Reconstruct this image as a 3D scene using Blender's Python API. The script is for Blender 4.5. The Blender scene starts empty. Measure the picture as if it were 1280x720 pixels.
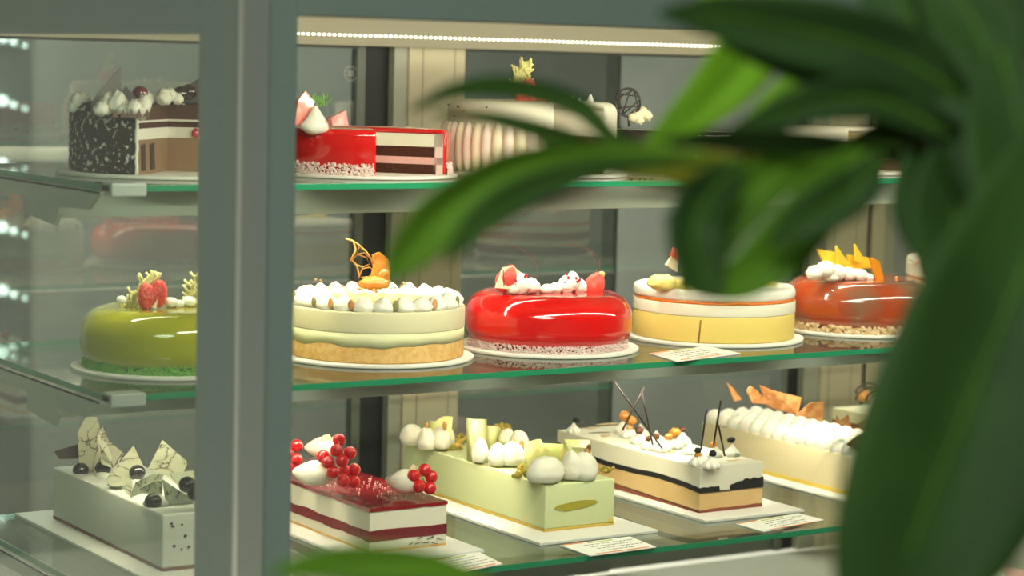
import bpy, bmesh, math, random
from mathutils import Vector, Matrix, noise
from math import sin, cos, pi, radians, sqrt, atan2
random.seed(7)
scn = bpy.context.scene
COL = scn.collection

# ------------------------------------------------------------------ camera
YAW, PIT, ROL, F = 0.571665714879332, 0.09824628657241166, -0.023888004499876166, 2827.096629
CAM = Vector((-0.9757163457659607, -2.380082938597267, 0.37839505604188195))
fwd = Vector((sin(YAW) * cos(PIT), cos(YAW) * cos(PIT), -sin(PIT)))
rt0 = Vector((cos(YAW), -sin(YAW), 0)); dn0 = fwd.cross(rt0)
RT = cos(ROL) * rt0 + sin(ROL) * dn0
DN = -sin(ROL) * rt0 + cos(ROL) * dn0
cd = bpy.data.cameras.new('camera'); cam = bpy.data.objects.new('camera', cd); COL.objects.link(cam)
M = Matrix((RT, -DN, -fwd)).transposed().to_4x4(); M.translation = CAM
cam.matrix_world = M
cd.sensor_width = 36; cd.lens = F / 1280 * 36; cd.clip_start = .05; cd.clip_end = 60
cd.dof.use_dof = True; cd.dof.focus_distance = 2.93; cd.dof.aperture_fstop = 4.4
scn.camera = cam

def ray(px, py):
    return RT * (px - 640) + DN * (py - 360) + fwd * F
def on(px, py, ax, v):                     # point of the sight line on a world plane
    w = ray(px, py); return CAM + w * ((v - CAM[ax]) / w[ax])
def at(px, py, d):                         # point of the sight line at a distance
    return CAM + ray(px, py).normalized() * d

# ------------------------------------------------------------------ materials
MATS = {}
def mat(name, col, rough=.5, spec=.5, metal=0, coat=0, sss=0, bump=0, bscale=80, col2=None, cscale=30, cpos=(.4, .6), trans=0, emit=0, ior=1.45, ssr=(1, .6, .4), sssc=.01):
    if name in MATS: return MATS[name]
    m = bpy.data.materials.new(name); m.use_nodes = True; nt = m.node_tree
    b = nt.nodes['Principled BSDF']
    b.inputs['Base Color'].default_value = (*col, 1); b.inputs['Roughness'].default_value = rough
    b.inputs['Specular IOR Level'].default_value = spec; b.inputs['Metallic'].default_value = metal
    b.inputs['Coat Weight'].default_value = coat; b.inputs['Coat Roughness'].default_value = .04
    b.inputs['IOR'].default_value = ior
    if sss:
        b.inputs['Subsurface Weight'].default_value = sss; b.inputs['Subsurface Radius'].default_value = ssr
        b.inputs['Subsurface Scale'].default_value = sssc
    if trans: b.inputs['Transmission Weight'].default_value = trans
    if emit:
        b.inputs['Emission Color'].default_value = (*col, 1); b.inputs['Emission Strength'].default_value = emit
    tc = None
    if bump or col2:
        tc = nt.nodes.new('ShaderNodeTexCoord')
    if bump:
        n = nt.nodes.new('ShaderNodeTexNoise'); n.inputs['Scale'].default_value = bscale; n.inputs['Detail'].default_value = 4
        bp = nt.nodes.new('ShaderNodeBump'); bp.inputs['Strength'].default_value = bump; bp.inputs['Distance'].default_value = .002
        nt.links.new(tc.outputs['Object'], n.inputs['Vector']); nt.links.new(n.outputs['Fac'], bp.inputs['Height']); nt.links.new(bp.outputs['Normal'], b.inputs['Normal'])
    if col2:
        n = nt.nodes.new('ShaderNodeTexNoise'); n.inputs['Scale'].default_value = cscale; n.inputs['Detail'].default_value = 3
        r = nt.nodes.new('ShaderNodeValToRGB'); r.color_ramp.elements[0].position = cpos[0]; r.color_ramp.elements[1].position = cpos[1]
        r.color_ramp.elements[0].color = (*col, 1); r.color_ramp.elements[1].color = (*col2, 1)
        nt.links.new(tc.outputs['Object'], n.inputs['Vector']); nt.links.new(n.outputs['Fac'], r.inputs['Fac']); nt.links.new(r.outputs['Color'], b.inputs['Base Color'])
    MATS[name] = m; return m

def pane_mat(name, tint, ior=1.5, gloss=1.0, add=0.0, rough=0.0):
    """a thin sheet of glass: part goes through, part is mirrored, more of it at a grazing angle"""
    if name in MATS: return MATS[name]
    m = bpy.data.materials.new(name); m.use_nodes = True; nt = m.node_tree; nt.nodes.remove(nt.nodes['Principled BSDF'])
    t = nt.nodes.new('ShaderNodeBsdfTransparent'); t.inputs['Color'].default_value = (*tint, 1)
    g = nt.nodes.new('ShaderNodeBsdfGlossy'); g.inputs['Roughness'].default_value = rough
    fr = nt.nodes.new('ShaderNodeFresnel'); fr.inputs['IOR'].default_value = ior
    ma = nt.nodes.new('ShaderNodeMath'); ma.operation = 'MULTIPLY_ADD'; ma.use_clamp = True
    ma.inputs[1].default_value = gloss; ma.inputs[2].default_value = add
    mx = nt.nodes.new('ShaderNodeMixShader')
    ge = nt.nodes.new('ShaderNodeNewGeometry'); iv = nt.nodes.new('ShaderNodeMath'); iv.operation = 'MULTIPLY_ADD'
    iv.inputs[1].default_value = 1 / ior - ior; iv.inputs[2].default_value = ior     # same mirror strength on both faces of the sheet
    nt.links.new(ge.outputs['Backfacing'], iv.inputs[0]); nt.links.new(iv.outputs[0], fr.inputs['IOR'])
    nt.links.new(fr.outputs[0], ma.inputs[0]); nt.links.new(ma.outputs[0], mx.inputs[0])
    nt.links.new(t.outputs[0], mx.inputs[1]); nt.links.new(g.outputs[0], mx.inputs[2])
    nt.links.new(mx.outputs[0], nt.nodes['Material Output'].inputs['Surface'])
    MATS[name] = m; return m

def S(r, g, b):                            # sRGB 0-255 to linear
    f = lambda c: (c / 255 / 12.92) if c / 255 <= .04045 else ((c / 255 + .055) / 1.055) ** 2.4
    return (f(r), f(g), f(b))

WHITE = mat('whipped_cream', S(246, 240, 226), .5, .35, sss=.15, bump=.15, bscale=120, sssc=.006)
MOUSSE_W = mat('white_mousse', S(238, 230, 208), .55, .3, sss=.1, bump=.1, bscale=90)
MERINGUE = mat('meringue', S(244, 236, 216), .45, .4, sss=.1)
BOARD = mat('cake_board_card', S(236, 232, 222), .5, .4)
CARD = mat('card_paper', S(246, 243, 232), .6, .3)
INK = mat('card_ink', S(120, 120, 118), .7); ORANGE_INK = mat('orange_ink', S(235, 150, 90), .7); GREEN_INK = mat('green_ink', S(190, 200, 90), .7)
RED_GLAZE = mat('red_mirror_glaze', S(214, 10, 8), .12, .5, coat=1, sss=.0)
GREEN_GLAZE = mat('green_mirror_glaze', S(172, 170, 22), .12, .5, coat=1)
AMBER_GLAZE = mat('caramel_mirror_glaze', S(164, 60, 18), .14, .5, coat=1, col2=S(136, 92, 68), cscale=11, cpos=(.42, .58))
COCONUT = mat('coconut_flakes', S(232, 208, 200), .7, .3)
GREENCRUMB = mat('green_sponge_crumb', S(120, 176, 84), .8, .2)
NUTCRUMB = mat('nut_crumb', S(206, 170, 122), .7, .3, col2=S(238, 214, 176), cscale=200)
SPONGE = mat('vanilla_sponge', S(226, 176, 104), .75, .2, bump=.4, bscale=160, col2=S(238, 196, 128), cscale=120)
CHOC_SPONGE = mat('chocolate_sponge', S(74, 38, 26), .85, .2, bump=1, bscale=200)
CREAMY = mat('ivory_mousse', S(228, 219, 180), .5, .35, sss=.1)
CREAMY2 = mat('pale_lemon_mousse', S(226, 224, 178), .5, .35)
LEMON = mat('lemon_curd', S(246, 226, 130), .3, .5, coat=.3, bump=.1, bscale=40)
YELLOWM = mat('mango_mousse', S(236, 208, 116), .5, .35, sss=.1, bump=.05)
ORANGE = mat('orange_filling', S(226, 116, 24), .3, .5, coat=.5, bump=.5, bscale=150)
CARAMEL = mat('caramel_candy', S(228, 146, 58), .25, .5, coat=.6, bump=.6, bscale=90)
DARK = mat('dark_chocolate', S(50, 30, 24), .35, .5)
DARKBROWN = mat('brown_chocolate', S(96, 52, 36), .4, .5)
BLACKC = mat('black_crumb', S(34, 32, 32), .6, .3)
SHAVED = mat('chocolate_shavings', S(38, 30, 28), .75, .3, bump=1, bscale=150, col2=S(225, 215, 205), cscale=170, cpos=(.575, .61))
TAN = mat('caramel_mousse', S(224, 184, 126), .5, .35, col2=S(232, 194, 138), cscale=20)
GREENM = mat('pistachio_mousse', S(222, 226, 172), .5, .35, sss=.1)
PEACH = mat('vanilla_mousse', S(238, 222, 180), .5, .35, sss=.1)
JELLY = mat('red_currant_jelly', S(140, 12, 26), .15, .5, coat=1, bump=.12, bscale=60)
JELLY_D = mat('cherry_layer', S(112, 24, 34), .35, .5, bump=.4, bscale=90)
CURRANT = mat('red_currant_skin', S(214, 12, 22), .1, .5, coat=1, sss=.2, sssc=.004)
BLUEBERRY = mat('dark_cherry_skin', S(34, 24, 34), .12, .5, coat=1)
STEM = mat('pale_stalk', S(196, 196, 120), .6)
BERRY = mat('strawberry_flesh', S(236, 84, 72), .4, .4, sss=.2, col2=S(246, 180, 160), cscale=50, cpos=(.52, .85))
RASP = mat('raspberry_flesh', S(206, 34, 30), .4, .5, bump=1, bscale=260, col2=S(240, 130, 110), cscale=240, cpos=(.5, .7))
YCHOC = mat('yellow_chocolate', S(252, 242, 164), .35, .4, sss=.3)
WCHOC = mat('white_chocolate', S(238, 230, 186), .4, .4)
CORAL = mat('coral_chocolate', S(232, 224, 150), .5, .4)
PISTA = mat('pistachio_nut', S(150, 140, 50), .7, .3, col2=S(214, 176, 90), cscale=150, bump=.6)
ALMOND = mat('toasted_almond', S(196, 132, 72), .5, .4, col2=S(222, 170, 110), cscale=80)
SEED = mat('pumpkin_seed', S(142, 136, 84), .5, .4)
MARBLE = mat('marbled_chocolate', S(206, 202, 174), .4, .4, col2=S(206, 202, 174), cscale=22, cpos=(.40, .54))
for n_ in MARBLE.node_tree.nodes:
    if n_.type == 'VALTORGB':
        for p_, c_ in ((.465, S(196, 190, 162)), (.48, S(66, 52, 52)), (.495, S(196, 190, 162))):
            e_ = n_.color_ramp.elements.new(p_); e_.color = (*c_, 1)
    if n_.type == 'TEX_NOISE': n_.inputs['Distortion'].default_value = 1.5
HAZEL = mat('hazelnut', S(196, 152, 88), .5, .4)
PINKB = mat('pink_sponge_finger', S(244, 222, 208), .7, .3, bump=.3, bscale=150)
BEIGEB = mat('beige_sponge_finger', S(240, 224, 194), .7, .3, bump=.3, bscale=150)
MANGO = mat('mango_slice', S(246, 196, 60), .3, .5, coat=.3, sss=.2)
HERB = mat('green_herb', S(110, 170, 50), .5)
PINKM = mat('pink_mousse', S(232, 178, 170), .5, .4)

ALU = mat('anodised_aluminium_cream', S(206, 198, 174), .38, .5, metal=.0)
ALU_GREY = mat('grey_green_painted_frame', S(112, 128, 118), .45, .4)
ALU_SILVER = mat('brushed_silver_edge', S(206, 214, 204), .32, .5, metal=.85)
BRACKET = mat('satin_metal_bracket', S(186, 188, 178), .4, .5)
RUBBER = mat('black_door_seal', S(24, 26, 28), .5, .4)
DECKM = mat('case_deck_metal', S(146, 142, 128), .35, .5)
EDGE = mat('green_glass_edge', S(38, 138, 96), .15, .6, coat=.4)
PANE = pane_mat('case_pane_glass', (.93, .97, .94), 1.5, 1.35)
SIDEPANE = pane_mat('side_pane_glass', (.80, .86, .81), 1.52, .62, .01)
BACKPANE = pane_mat('tinted_door_glass', (.60, .62, .60), 1.5, 2.0, .20)
BACKPANE2 = pane_mat('clearer_door_glass', (.80, .82, .80), 1.5, 1.2, .04)
SHELFG = pane_mat('shelf_glass', (.90, .95, .91), 1.5, .9, .05, .01)
LEDM = mat('led_diode', (1, .93, .80), emit=5)
BULBM = mat('cool_bulb', (.86, 1, .98), emit=9)

# ------------------------------------------------------------------ object helpers
def link(name, bm, m, parent=None, smooth=False, mods=None):
    me = bpy.data.meshes.new(name)
    bmesh.ops.recalc_face_normals(bm, faces=bm.faces[:])
    bm.to_mesh(me); bm.free()
    for x in (m if isinstance(m, (list, tuple)) else [m]): me.materials.append(x)
    if smooth:
        for p in me.polygons: p.use_smooth = True
    o = bpy.data.objects.new(name, me); COL.objects.link(o)
    if parent is not None:
        o.parent = parent
        # geometry is written in world space: bring it to the thing's base
        base = parent.matrix_world.translation if parent.parent is None else parent.parent.location
        off = parent_base(parent)
        me.transform(Matrix.Translation(-off))
    return o
def parent_base(p):
    v = Vector((0, 0, 0))
    while p is not None:
        v += p.location; p = p.parent
    return v
def empty(name, loc, label, cat, group=None):
    o = bpy.data.objects.new(name, None); COL.objects.link(o); o.location = loc; o.empty_display_size = .02
    o['label'] = label; o['category'] = cat
    if group: o['group'] = group
    return o
def tag(o, label, cat, group=None):
    o['label'] = label; o['category'] = cat
    if group: o['group'] = group
    return o
def struct(name, bm, m):
    o = link(name, bm, m); o['kind'] = 'structure'; return o
def B(): return bmesh.new()

def box(bm, x0, x1, y0, y1, z0, z1, bev=0, mi=0):
    r = bmesh.ops.create_cube(bm, size=1)
    for v in r['verts']:
        v.co = Vector(((x0 + x1) / 2 + v.co.x * (x1 - x0), (y0 + y1) / 2 + v.co.y * (y1 - y0), (z0 + z1) / 2 + v.co.z * (z1 - z0)))
    fs = list({f for v in r['verts'] for f in v.link_faces})
    for f in fs: f.material_index = mi
    if bev:
        es = list({e for v in r['verts'] for e in v.link_edges})
        bmesh.ops.bevel(bm, geom=es, offset=bev, segments=3, affect='EDGES', profile=.5)
    return bm
def prism(bm, pts, axis, a, b):            # pts: 2D outline in the two other axes
    def P(p, v):
        if axis == 0: return Vector((v, p[0], p[1]))
        if axis == 1: return Vector((p[0], v, p[1]))
        return Vector((p[0], p[1], v))
    lo = [bm.verts.new(P(p, a)) for p in pts]; hi = [bm.verts.new(P(p, b)) for p in pts]
    bm.faces.new(lo); bm.faces.new(hi[::-1])
    n = len(pts)
    for i in range(n): bm.faces.new((lo[i], lo[(i + 1) % n], hi[(i + 1) % n], hi[i]))
    return bm
def plate(bm, pts, th=.0015, mid=True):    # thin solid plate through 3D points
    n = Vector((0, 0, 0)); k = len(pts); c = sum(pts, Vector()) / k
    for i in range(k): n += (pts[i] - c).cross(pts[(i + 1) % k] - c)
    n.normalize(); n *= th / 2
    lo = [bm.verts.new(p - n) for p in pts]; hi = [bm.verts.new(p + n) for p in pts]
    bm.faces.new(lo); bm.faces.new(hi[::-1])
    for i in range(k): bm.faces.new((lo[i], lo[(i + 1) % k], hi[(i + 1) % k], hi[i]))
    return bm
def lathe(bm, prof, cx, cy, z, n=64, a0=None, a1=None, wob=None):
    """closed solid of revolution; prof goes from the axis at the bottom to the axis at the top; a0..a1 keeps a sector"""
    full = a0 is None
    k = n if full else n + 1
    if full: a0, a1 = 0, 2 * pi
    axis = {}
    rings = []
    for i in range(k):
        a = a0 + (a1 - a0) * i / n; ring = []
        for j, (r, h) in enumerate(prof):
            if r < 1e-6:
                if j not in axis: axis[j] = bm.verts.new((cx, cy, z + h))
                ring.append(axis[j])
            else:
                rr, hh = r, h
                if wob: rr, hh = wob(a, r, h)
                ring.append(bm.verts.new((cx + rr * cos(a), cy + rr * sin(a), z + hh)))
        rings.append(ring)
    for i in range(n):
        A, Bn = rings[i], rings[(i + 1) % k]
        for j in range(len(prof) - 1):
            vs = []
            for v in (A[j], Bn[j], Bn[j + 1], A[j + 1]):
                if v not in vs: vs.append(v)
            if len(vs) >= 3:
                try: bm.faces.new(vs)
                except ValueError: pass
    if not full:
        for ring in (rings[0], rings[-1]):
            vs = []
            for v in ring:
                if v not in vs: vs.append(v)
            try: bm.faces.new(vs)
            except ValueError: pass
    return bm
def disc_prof(r, h, e=.001, ns=3, r0=0):
    p = [(r0, 0), (r - e, 0)]
    for i in range(1, ns + 1):
        a = -pi / 2 + pi / 2 * i / ns; p.append((r - e + e * cos(a), e + e * sin(a)))
    for i in range(ns + 1):
        a = pi / 2 * i / ns; p.append((r - e + e * cos(a), h - e + e * sin(a)))
    p.append((r0, h)); return p
def glaze_prof(r, h, eb=.02, et=.03, foot=.92, dip=.0):
    p = [(0, 0), (r * foot, 0)]
    for i in range(1, 9):
        a = -pi / 2 + pi / 2 * i / 8; p.append((r - eb * .9 + eb * .9 * cos(a), eb + eb * sin(a)))
    for i in range(1, 13):
        a = pi / 2 * i / 12; p.append((r - et + et * cos(a), h - et + et * sin(a)))
    p += [(r - et - .006, h), (r * .4, h - dip), (0, h - dip)]
    return p
def tube(bm, pts, r, n=8, cap=True, r1=None):
    rings = []
    K = len(pts)
    for i, p in enumerate(pts):
        t = (pts[min(i + 1, K - 1)] - pts[max(i - 1, 0)]).normalized()
        u = t.cross(Vector((0, 0, 1)));
        if u.length < .1: u = t.cross(Vector((1, 0, 0)))
        u.normalize(); v = t.cross(u)
        rr = r if r1 is None else r + (r1 - r) * i / (K - 1)
        rings.append([bm.verts.new(p + (u * cos(2 * pi * k / n) + v * sin(2 * pi * k / n)) * rr) for k in range(n)])
    for i in range(K - 1):
        for k in range(n): bm.faces.new((rings[i][k], rings[i][(k + 1) % n], rings[i + 1][(k + 1) % n], rings[i + 1][k]))
    if cap: bm.faces.new(rings[0][::-1]); bm.faces.new(rings[-1])
    return bm
def ball(bm, c, r, sc=(1, 1, 1), lumps=0, seg=16, freq=60, rot=0, tip=0):
    res = bmesh.ops.create_uvsphere(bm, u_segments=seg, v_segments=max(6, seg * 2 // 3), radius=1)
    sd = Vector(c) * 37
    for v in res['verts']:
        d = v.co.normalized(); k = 1 + (noise.noise(d * 2.0 * (freq / 60) + sd) * lumps if lumps else 0)
        x, y, z = d.x * sc[0] * k, d.y * sc[1] * k, d.z * sc[2] * k
        if tip and d.z > 0: z *= 1 + tip * d.z ** 4; x *= 1 - .25 * tip * d.z; y *= 1 - .25 * tip * d.z
        v.co = Vector((c[0] + r * (x * cos(rot) - y * sin(rot)), c[1] + r * (x * sin(rot) + y * cos(rot)), c[2] + r * z))
    return bm
def star(bm, c, r, h, lobes=7, twist=.6, n=42, rows=9, depth=.16):
    """piped star rosette"""
    rings = []
    for j in range(rows):
        t = j / (rows - 1)
        rad = r * (1 - t ** 1.6) * (.88 + .3 * sin(pi * min(1, t * 1.6)) ) if j < rows - 1 else r * .03
        z = c[2] + h * t
        ring = []
        for k in range(n):
            a = 2 * pi * k / n
            q = rad * (1 + depth * cos(lobes * (a + twist * t)))
            ring.append(bm.verts.new((c[0] + q * cos(a), c[1] + q * sin(a), z)))
        rings.append(ring)
    for j in range(rows - 1):
        for k in range(n): bm.faces.new((rings[j][k], rings[j][(k + 1) % n], rings[j + 1][(k + 1) % n], rings[j + 1][k]))
    bm.faces.new(rings[0][::-1]); bm.faces.new(rings[-1]); return bm
def quenelle(bm, c, L, r, ang=0, tiltz=0.0, seg=20):
    """teardrop spoonful: fat end to pointed end, along direction ang"""
    res = bmesh.ops.create_uvsphere(bm, u_segments=seg, v_segments=14, radius=1)
    sd = Vector(c) * 31
    for v in res['verts']:
        d = v.co.copy(); x = d.z
        w = (1 - .45 * max(0, x)) * (1 + .05 * noise.noise(d * 2 + sd))
        p = Vector((x * L / 2, d.x * r * w, d.y * r * w + x * tiltz))
        v.co = Vector((c[0] + p.x * cos(ang) - p.y * sin(ang), c[1] + p.x * sin(ang) + p.y * cos(ang), max(c[2] + p.z, c[2] - r * .8)))
    return bm
def crumbs(bm, f, n, s0, s1):
    for i in range(n):
        p = f(i); s = random.uniform(s0, s1)
        r = bmesh.ops.create_icosphere(bm, subdivisions=1, radius=s)
        q = Matrix.Rotation(random.random() * 6, 3, Vector((random.random(), random.random(), 1)).normalized())
        sx = (random.uniform(.6, 1.5), random.uniform(.6, 1.2), random.uniform(.6, 1))
        for v in r['verts']: v.co = q @ Vector((v.co.x * sx[0], v.co.y * sx[1], v.co.z * sx[2])) + Vector(p)
    return bm
def card_round(root, cx, cy, z, r):
    return link('cake_board', lathe(B(), disc_prof(r, .004, .001), cx, cy, z + .0003, 96), BOARD, root, True)

# ------------------------------------------------------------------ the room
ZF, ZC = -1.0, 1.75
WALLM = mat('shop_wall_paint', S(128, 134, 128), .8, .2, bump=.1, bscale=8)
FLOORM = mat('shop_floor_tile', S(188, 182, 168), .45, .4, col2=S(176, 170, 158), cscale=3)
CEILM = mat('shop_ceiling_paint', S(150, 154, 150), .85, .2)
DARKWALL = mat('dim_back_wall_paint', S(160, 160, 152), .7, .3, col2=S(140, 140, 134), cscale=1.4)
struct('floor', box(B(), -4, 5, -5, 3.6, ZF - .05, ZF), FLOORM)
struct('ceiling', box(B(), -4, 5, -5, 3.6, ZC, ZC + .05), CEILM)
struct('wall_back', box(B(), -4, 5, 3.5, 3.6, ZF, ZC), DARKWALL)
struct('wall_left', box(B(), -4.1, -4, -5, 3.6, ZF, ZC), WALLM)
struct('wall_right', box(B(), 5, 5.1, -5, 3.6, ZF, ZC), WALLM)
struct('wall_front', box(B(), -4, 5, -5.1, -5, ZF, ZC), WALLM)

# ------------------------------------------------------------------ display case
YG, XG, YB = -.43, -.03, .78          # front pane, side pane, back door plane
X1 = 2.45
ZH = on(372, 52, 1, YB).z          # underside of the header beam
ZL = on(372, 42, 1, YB).z
case = empty('display_case', (XG, YG, ZF), 'glass pastry display case with grey corner post and cream door frames at the back', 'display case')
# deck and plinth
link('plinth', box(B(), XG - .02, X1, YG - .02, YB + .06, ZF, -.56, .004), ALU, case)
link('deck', box(B(), XG, X1, YG, YB, -.558, -.50, .003), DECKM, case)
link('top_cover', box(B(), XG - .02, X1, YG - .02, YB + .06, .60, .63, .003), ALU, case)
# front corner post: dark side face, silver edge, grey front face
link('corner_post', prism(B(), [(XG - .001, -.334), (XG - .001, YG + .002), (XG + .004, YG - .003), (-.006, YG - .003), (-.006, YG - .001), (.0262, YG - .001), (.0262, YG + .03), (-.004, YG + .03), (-.004, -.334)], 2, -.5, .6), ALU_GREY, case)
link('silver_edge', prism(B(), [(XG - .0022, YG + .006), (XG - .0022, YG - .0042), (-.0055, YG - .0052), (-.0055, YG - .0025), (XG + .002, YG - .0022)], 2, -.5, .6), ALU_SILVER, case)
link('seal_line', box(B(), .0262, .0278, YG + .001, YG + .012, -.5, .6), mat('green_seal', S(96, 128, 112), .4), case)
# rails along the top of front and side
link('front_top_rail', box(B(), .027, X1, YG - .001, YG + .03, .4205, .60, .002), ALU_GREY, case)
link('side_top_rail', box(B(), XG - .001, XG + .02, -.334, YB, .4012, .60, .002), ALU_GREY, case)
# panes
link('front_pane', box(B(), .028, X1, YG + .004, YG + .009, -.5, .425), PANE, case)
link('side_pane', box(B(), XG + .003, XG + .008, -.336, YB, -.5, .405), SIDEPANE, case)
link('far_side_panel', box(B(), X1, X1 + .02, YG, YB + .06, -.5, .6), ALU, case)
# header beam at the back with the LED strip
link('header_beam', box(B(), XG, X1, YB - .004, YB + .05, ZH, .60, .003), ALU, case)
link('beam_lip', box(B(), XG, X1, YB - .012, YB + .03, ZH - .0005, ZH + .005, .001), ALU, case)
link('light_baffle', box(B(), XG, X1, YB - .034, YB - .032, ZH - .004, ZH + .004), ALU, case)  # strip added to hide the header lamp from view
link('light_tray', box(B(), XG, X1, YB - .033, YB - .004, ZH + .001, ZH + .004), ALU, case)
led = link('led_channel', box(B(), XG + .01, X1, YB - .0075, YB - .004, ZL - .0025, ZL + .0025, .0005), mat('led_channel_white', S(196, 188, 166), .4), case)
b = B()
for i in range(230):
    x = 0.0 + i * .0092
    box(b, x, x + .0040, YB - .0088, YB - .0074, ZL - .0014, ZL + .0014)
o = link('led_diode', b, LEDM, led); o['kind'] = 'stuff'
def bx_(px, py=300): return on(px, py, 1, YB).x
GROOVE = mat('groove_shadow', S(120, 112, 92), .6); GSTILE = mat('grey_stile_metal', S(150, 150, 136), .4); DSTILE = mat('door_stile_metal', S(92, 98, 92), .4)
def back_column(p, py):
    xs = [bx_(q, py) for q in p]      # seal, stile, column start, groove, groove, column end
    c = link('frame_column', box(B(), xs[2], xs[5], YB, YB + .045, -.5, ZH, .001), mat('matt_cream_column', S(178, 169, 146), .5, .3), case)
    link('groove', box(B(), xs[3], xs[3] + .0012, YB - .0006, YB + .001, -.5, ZH), GROOVE, c)
    link('groove', box(B(), xs[4], xs[4] + .0008, YB - .0006, YB + .001, -.5, ZH), GROOVE, c)
    link('grey_stile', box(B(), xs[1], xs[2], YB + .004, YB + .04, -.5, ZH, .001), GSTILE, case)
    link('door_seal', box(B(), xs[0], xs[1] + .01, YB + .022, YB + .035, -.5, ZH), RUBBER, case)
    link('door_stile', box(B(), xs[0] - .016, xs[0], YB + .016, YB + .035, -.5, ZH, .001), DSTILE, case)
    return xs
ca = back_column((464, 495, 512, 529, 569, 582), 60)
cb = back_column((998, 1013, 1032, 1042, 1070, 1084), 300)
sx = bx_(1085); link('door_seal', box(B(), sx, sx + .010, YB + .01, YB + .03, -.5, ZH), RUBBER, case)
link('frame_column', box(B(), sx + .010, bx_(1106), YB, YB + .03, -.5, ZH, .001), MATS['matt_cream_column'], case)
link('grey_stile', box(B(), bx_(1106), bx_(1124), YB + .012, YB + .03, -.5, ZH, .001), GSTILE, case)
link('frame_column', box(B(), XG, .01, YB, YB + .045, -.5, ZH, .001), ALU, case)
mid = bx_(779, 300)
for (xa, xb, dy, mm) in ((.01, ca[0] - .014, 0, BACKPANE), (ca[5], mid, 0, BACKPANE), (mid - .02, cb[0] - .014, .012, BACKPANE2), (bx_(1124), X1, 0, BACKPANE2)):
    d = link('back_door', box(B(), xa, xb, YB + .020 + dy, YB + .024 + dy, -.46, ZH - .006), mm, case)
    link('door_top_rail', box(B(), xa, xb, YB + .014 + dy, YB + .026 + dy, ZH - .008, ZH), mat('door_top_rail_dark', S(58, 60, 58), .5), d)
    link('door_bottom_rail', box(B(), xa, xb, YB + .014 + dy, YB + .026 + dy, -.5, -.455), DSTILE, d)
link('door_edge', box(B(), mid - .002, mid + .001, YB + .018, YB + .026, -.46, ZH - .006), mat('door_edge_grey', S(96, 100, 96), .4), case)
# round sticker on the back door: ring with two rows of small white marks
stk = mat('sticker_print', S(176, 178, 168), .6)
b = B(); c0 = on(438.5, 92, 1, YB + .0192)
for rr, tt in ((.0112, .0008),):
    pts = [c0 + Vector((rr * cos(2 * pi * i / 40), 0, rr * sin(2 * pi * i / 40))) for i in range(41)]
    tube(b, pts, tt * .6, 6, False)
st = link('round_sticker', b, stk, case)
b = B()
def stroke(bb, x0, z0, x1, z1, w=.0004):
    tube(bb, [c0 + Vector((x0, -.0002, z0)), c0 + Vector((x1, -.0002, z1))], w, 4)
for row, zz in ((0, .0012), (1, -.0036)):
    for g in range(3):
        xa = -.0052 + g * .0036
        stroke(b, xa, zz, xa, zz + .0028); stroke(b, xa + .0024, zz, xa + .0024, zz + .0028)
        if (g + row) % 2 == 0: stroke(b, xa, zz + .0028, xa + .0024, zz + .0028); stroke(b, xa, zz, xa + .0024, zz)
        else: stroke(b, xa, zz + .0028, xa + .0024, zz)
link('sticker_lettering', b, stk, st)

# ------------------------------------------------------------------ glass shelves
ZT, ZM, ZB = .2354, 0.0, -.229
XS1 = 2.10
def shelf(z, yf, label, lit=True):
    root = empty('glass_shelf', (0, yf, z), label, 'shelf', 'glass shelves in the display case')
    b = box(B(), 0, XS1, yf, .458, z - .0075, z, .0006)
    b.normal_update()
    for f in b.faces:
        f.material_index = 0 if abs(f.normal.z) > .8 else 1
    link('glass_plate', b, [SHELFG, EDGE], root)
    # side arm with a raised front end and a hook tab
    pts = [(yf + .012, z - .008), (yf + .05, z - .030), (.10, z - .032), (.1, z - .040), (.112, z - .055), (.20, z - .048), (.201, z - .026), (.45, z - .026), (.45, z - .008)]
    link('side_arm', prism(B(), pts, 0, -.006, -.001), BRACKET, root)
    link('arm_flange', box(B(), -.006, .016, yf + .012, .45, z - .0105, z - .0079), BRACKET, root)
    link('corner_clip', box(B(), .0, .042, yf - .006, yf + .022, z - .0125, z + .0025, .0018), mat('clip_plastic', S(176, 184, 176), .3), root)
    if lit:
        link('front_rail', box(B(), -.004, XS1, .118, .132, z - .047, z - .009, .001), BRACKET, root)
        ch = link('led_channel', box(B(), .01, XS1, .136, .150, z - .016, z - .009, .001), mat('led_channel_white', (0, 0, 0)), root)
        b = B()
        for i in range(150):
            x = .02 + i * .0138
            box(b, x, x + .005, .140, .146, z - .0172, z - .0158)
        o = link('led_diode', b, LEDM, ch); o['kind'] = 'stuff'
    return root
shelf(ZT, -.036, 'uppermost green-edged glass shelf, just under the header light strip')
shelf(ZM, -.039, 'middle green-edged glass shelf carrying the row of glossy round cakes')
shelf(ZB, -.098, 'lowest green-edged glass shelf carrying the row of loaf cakes', lit=False)

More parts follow.
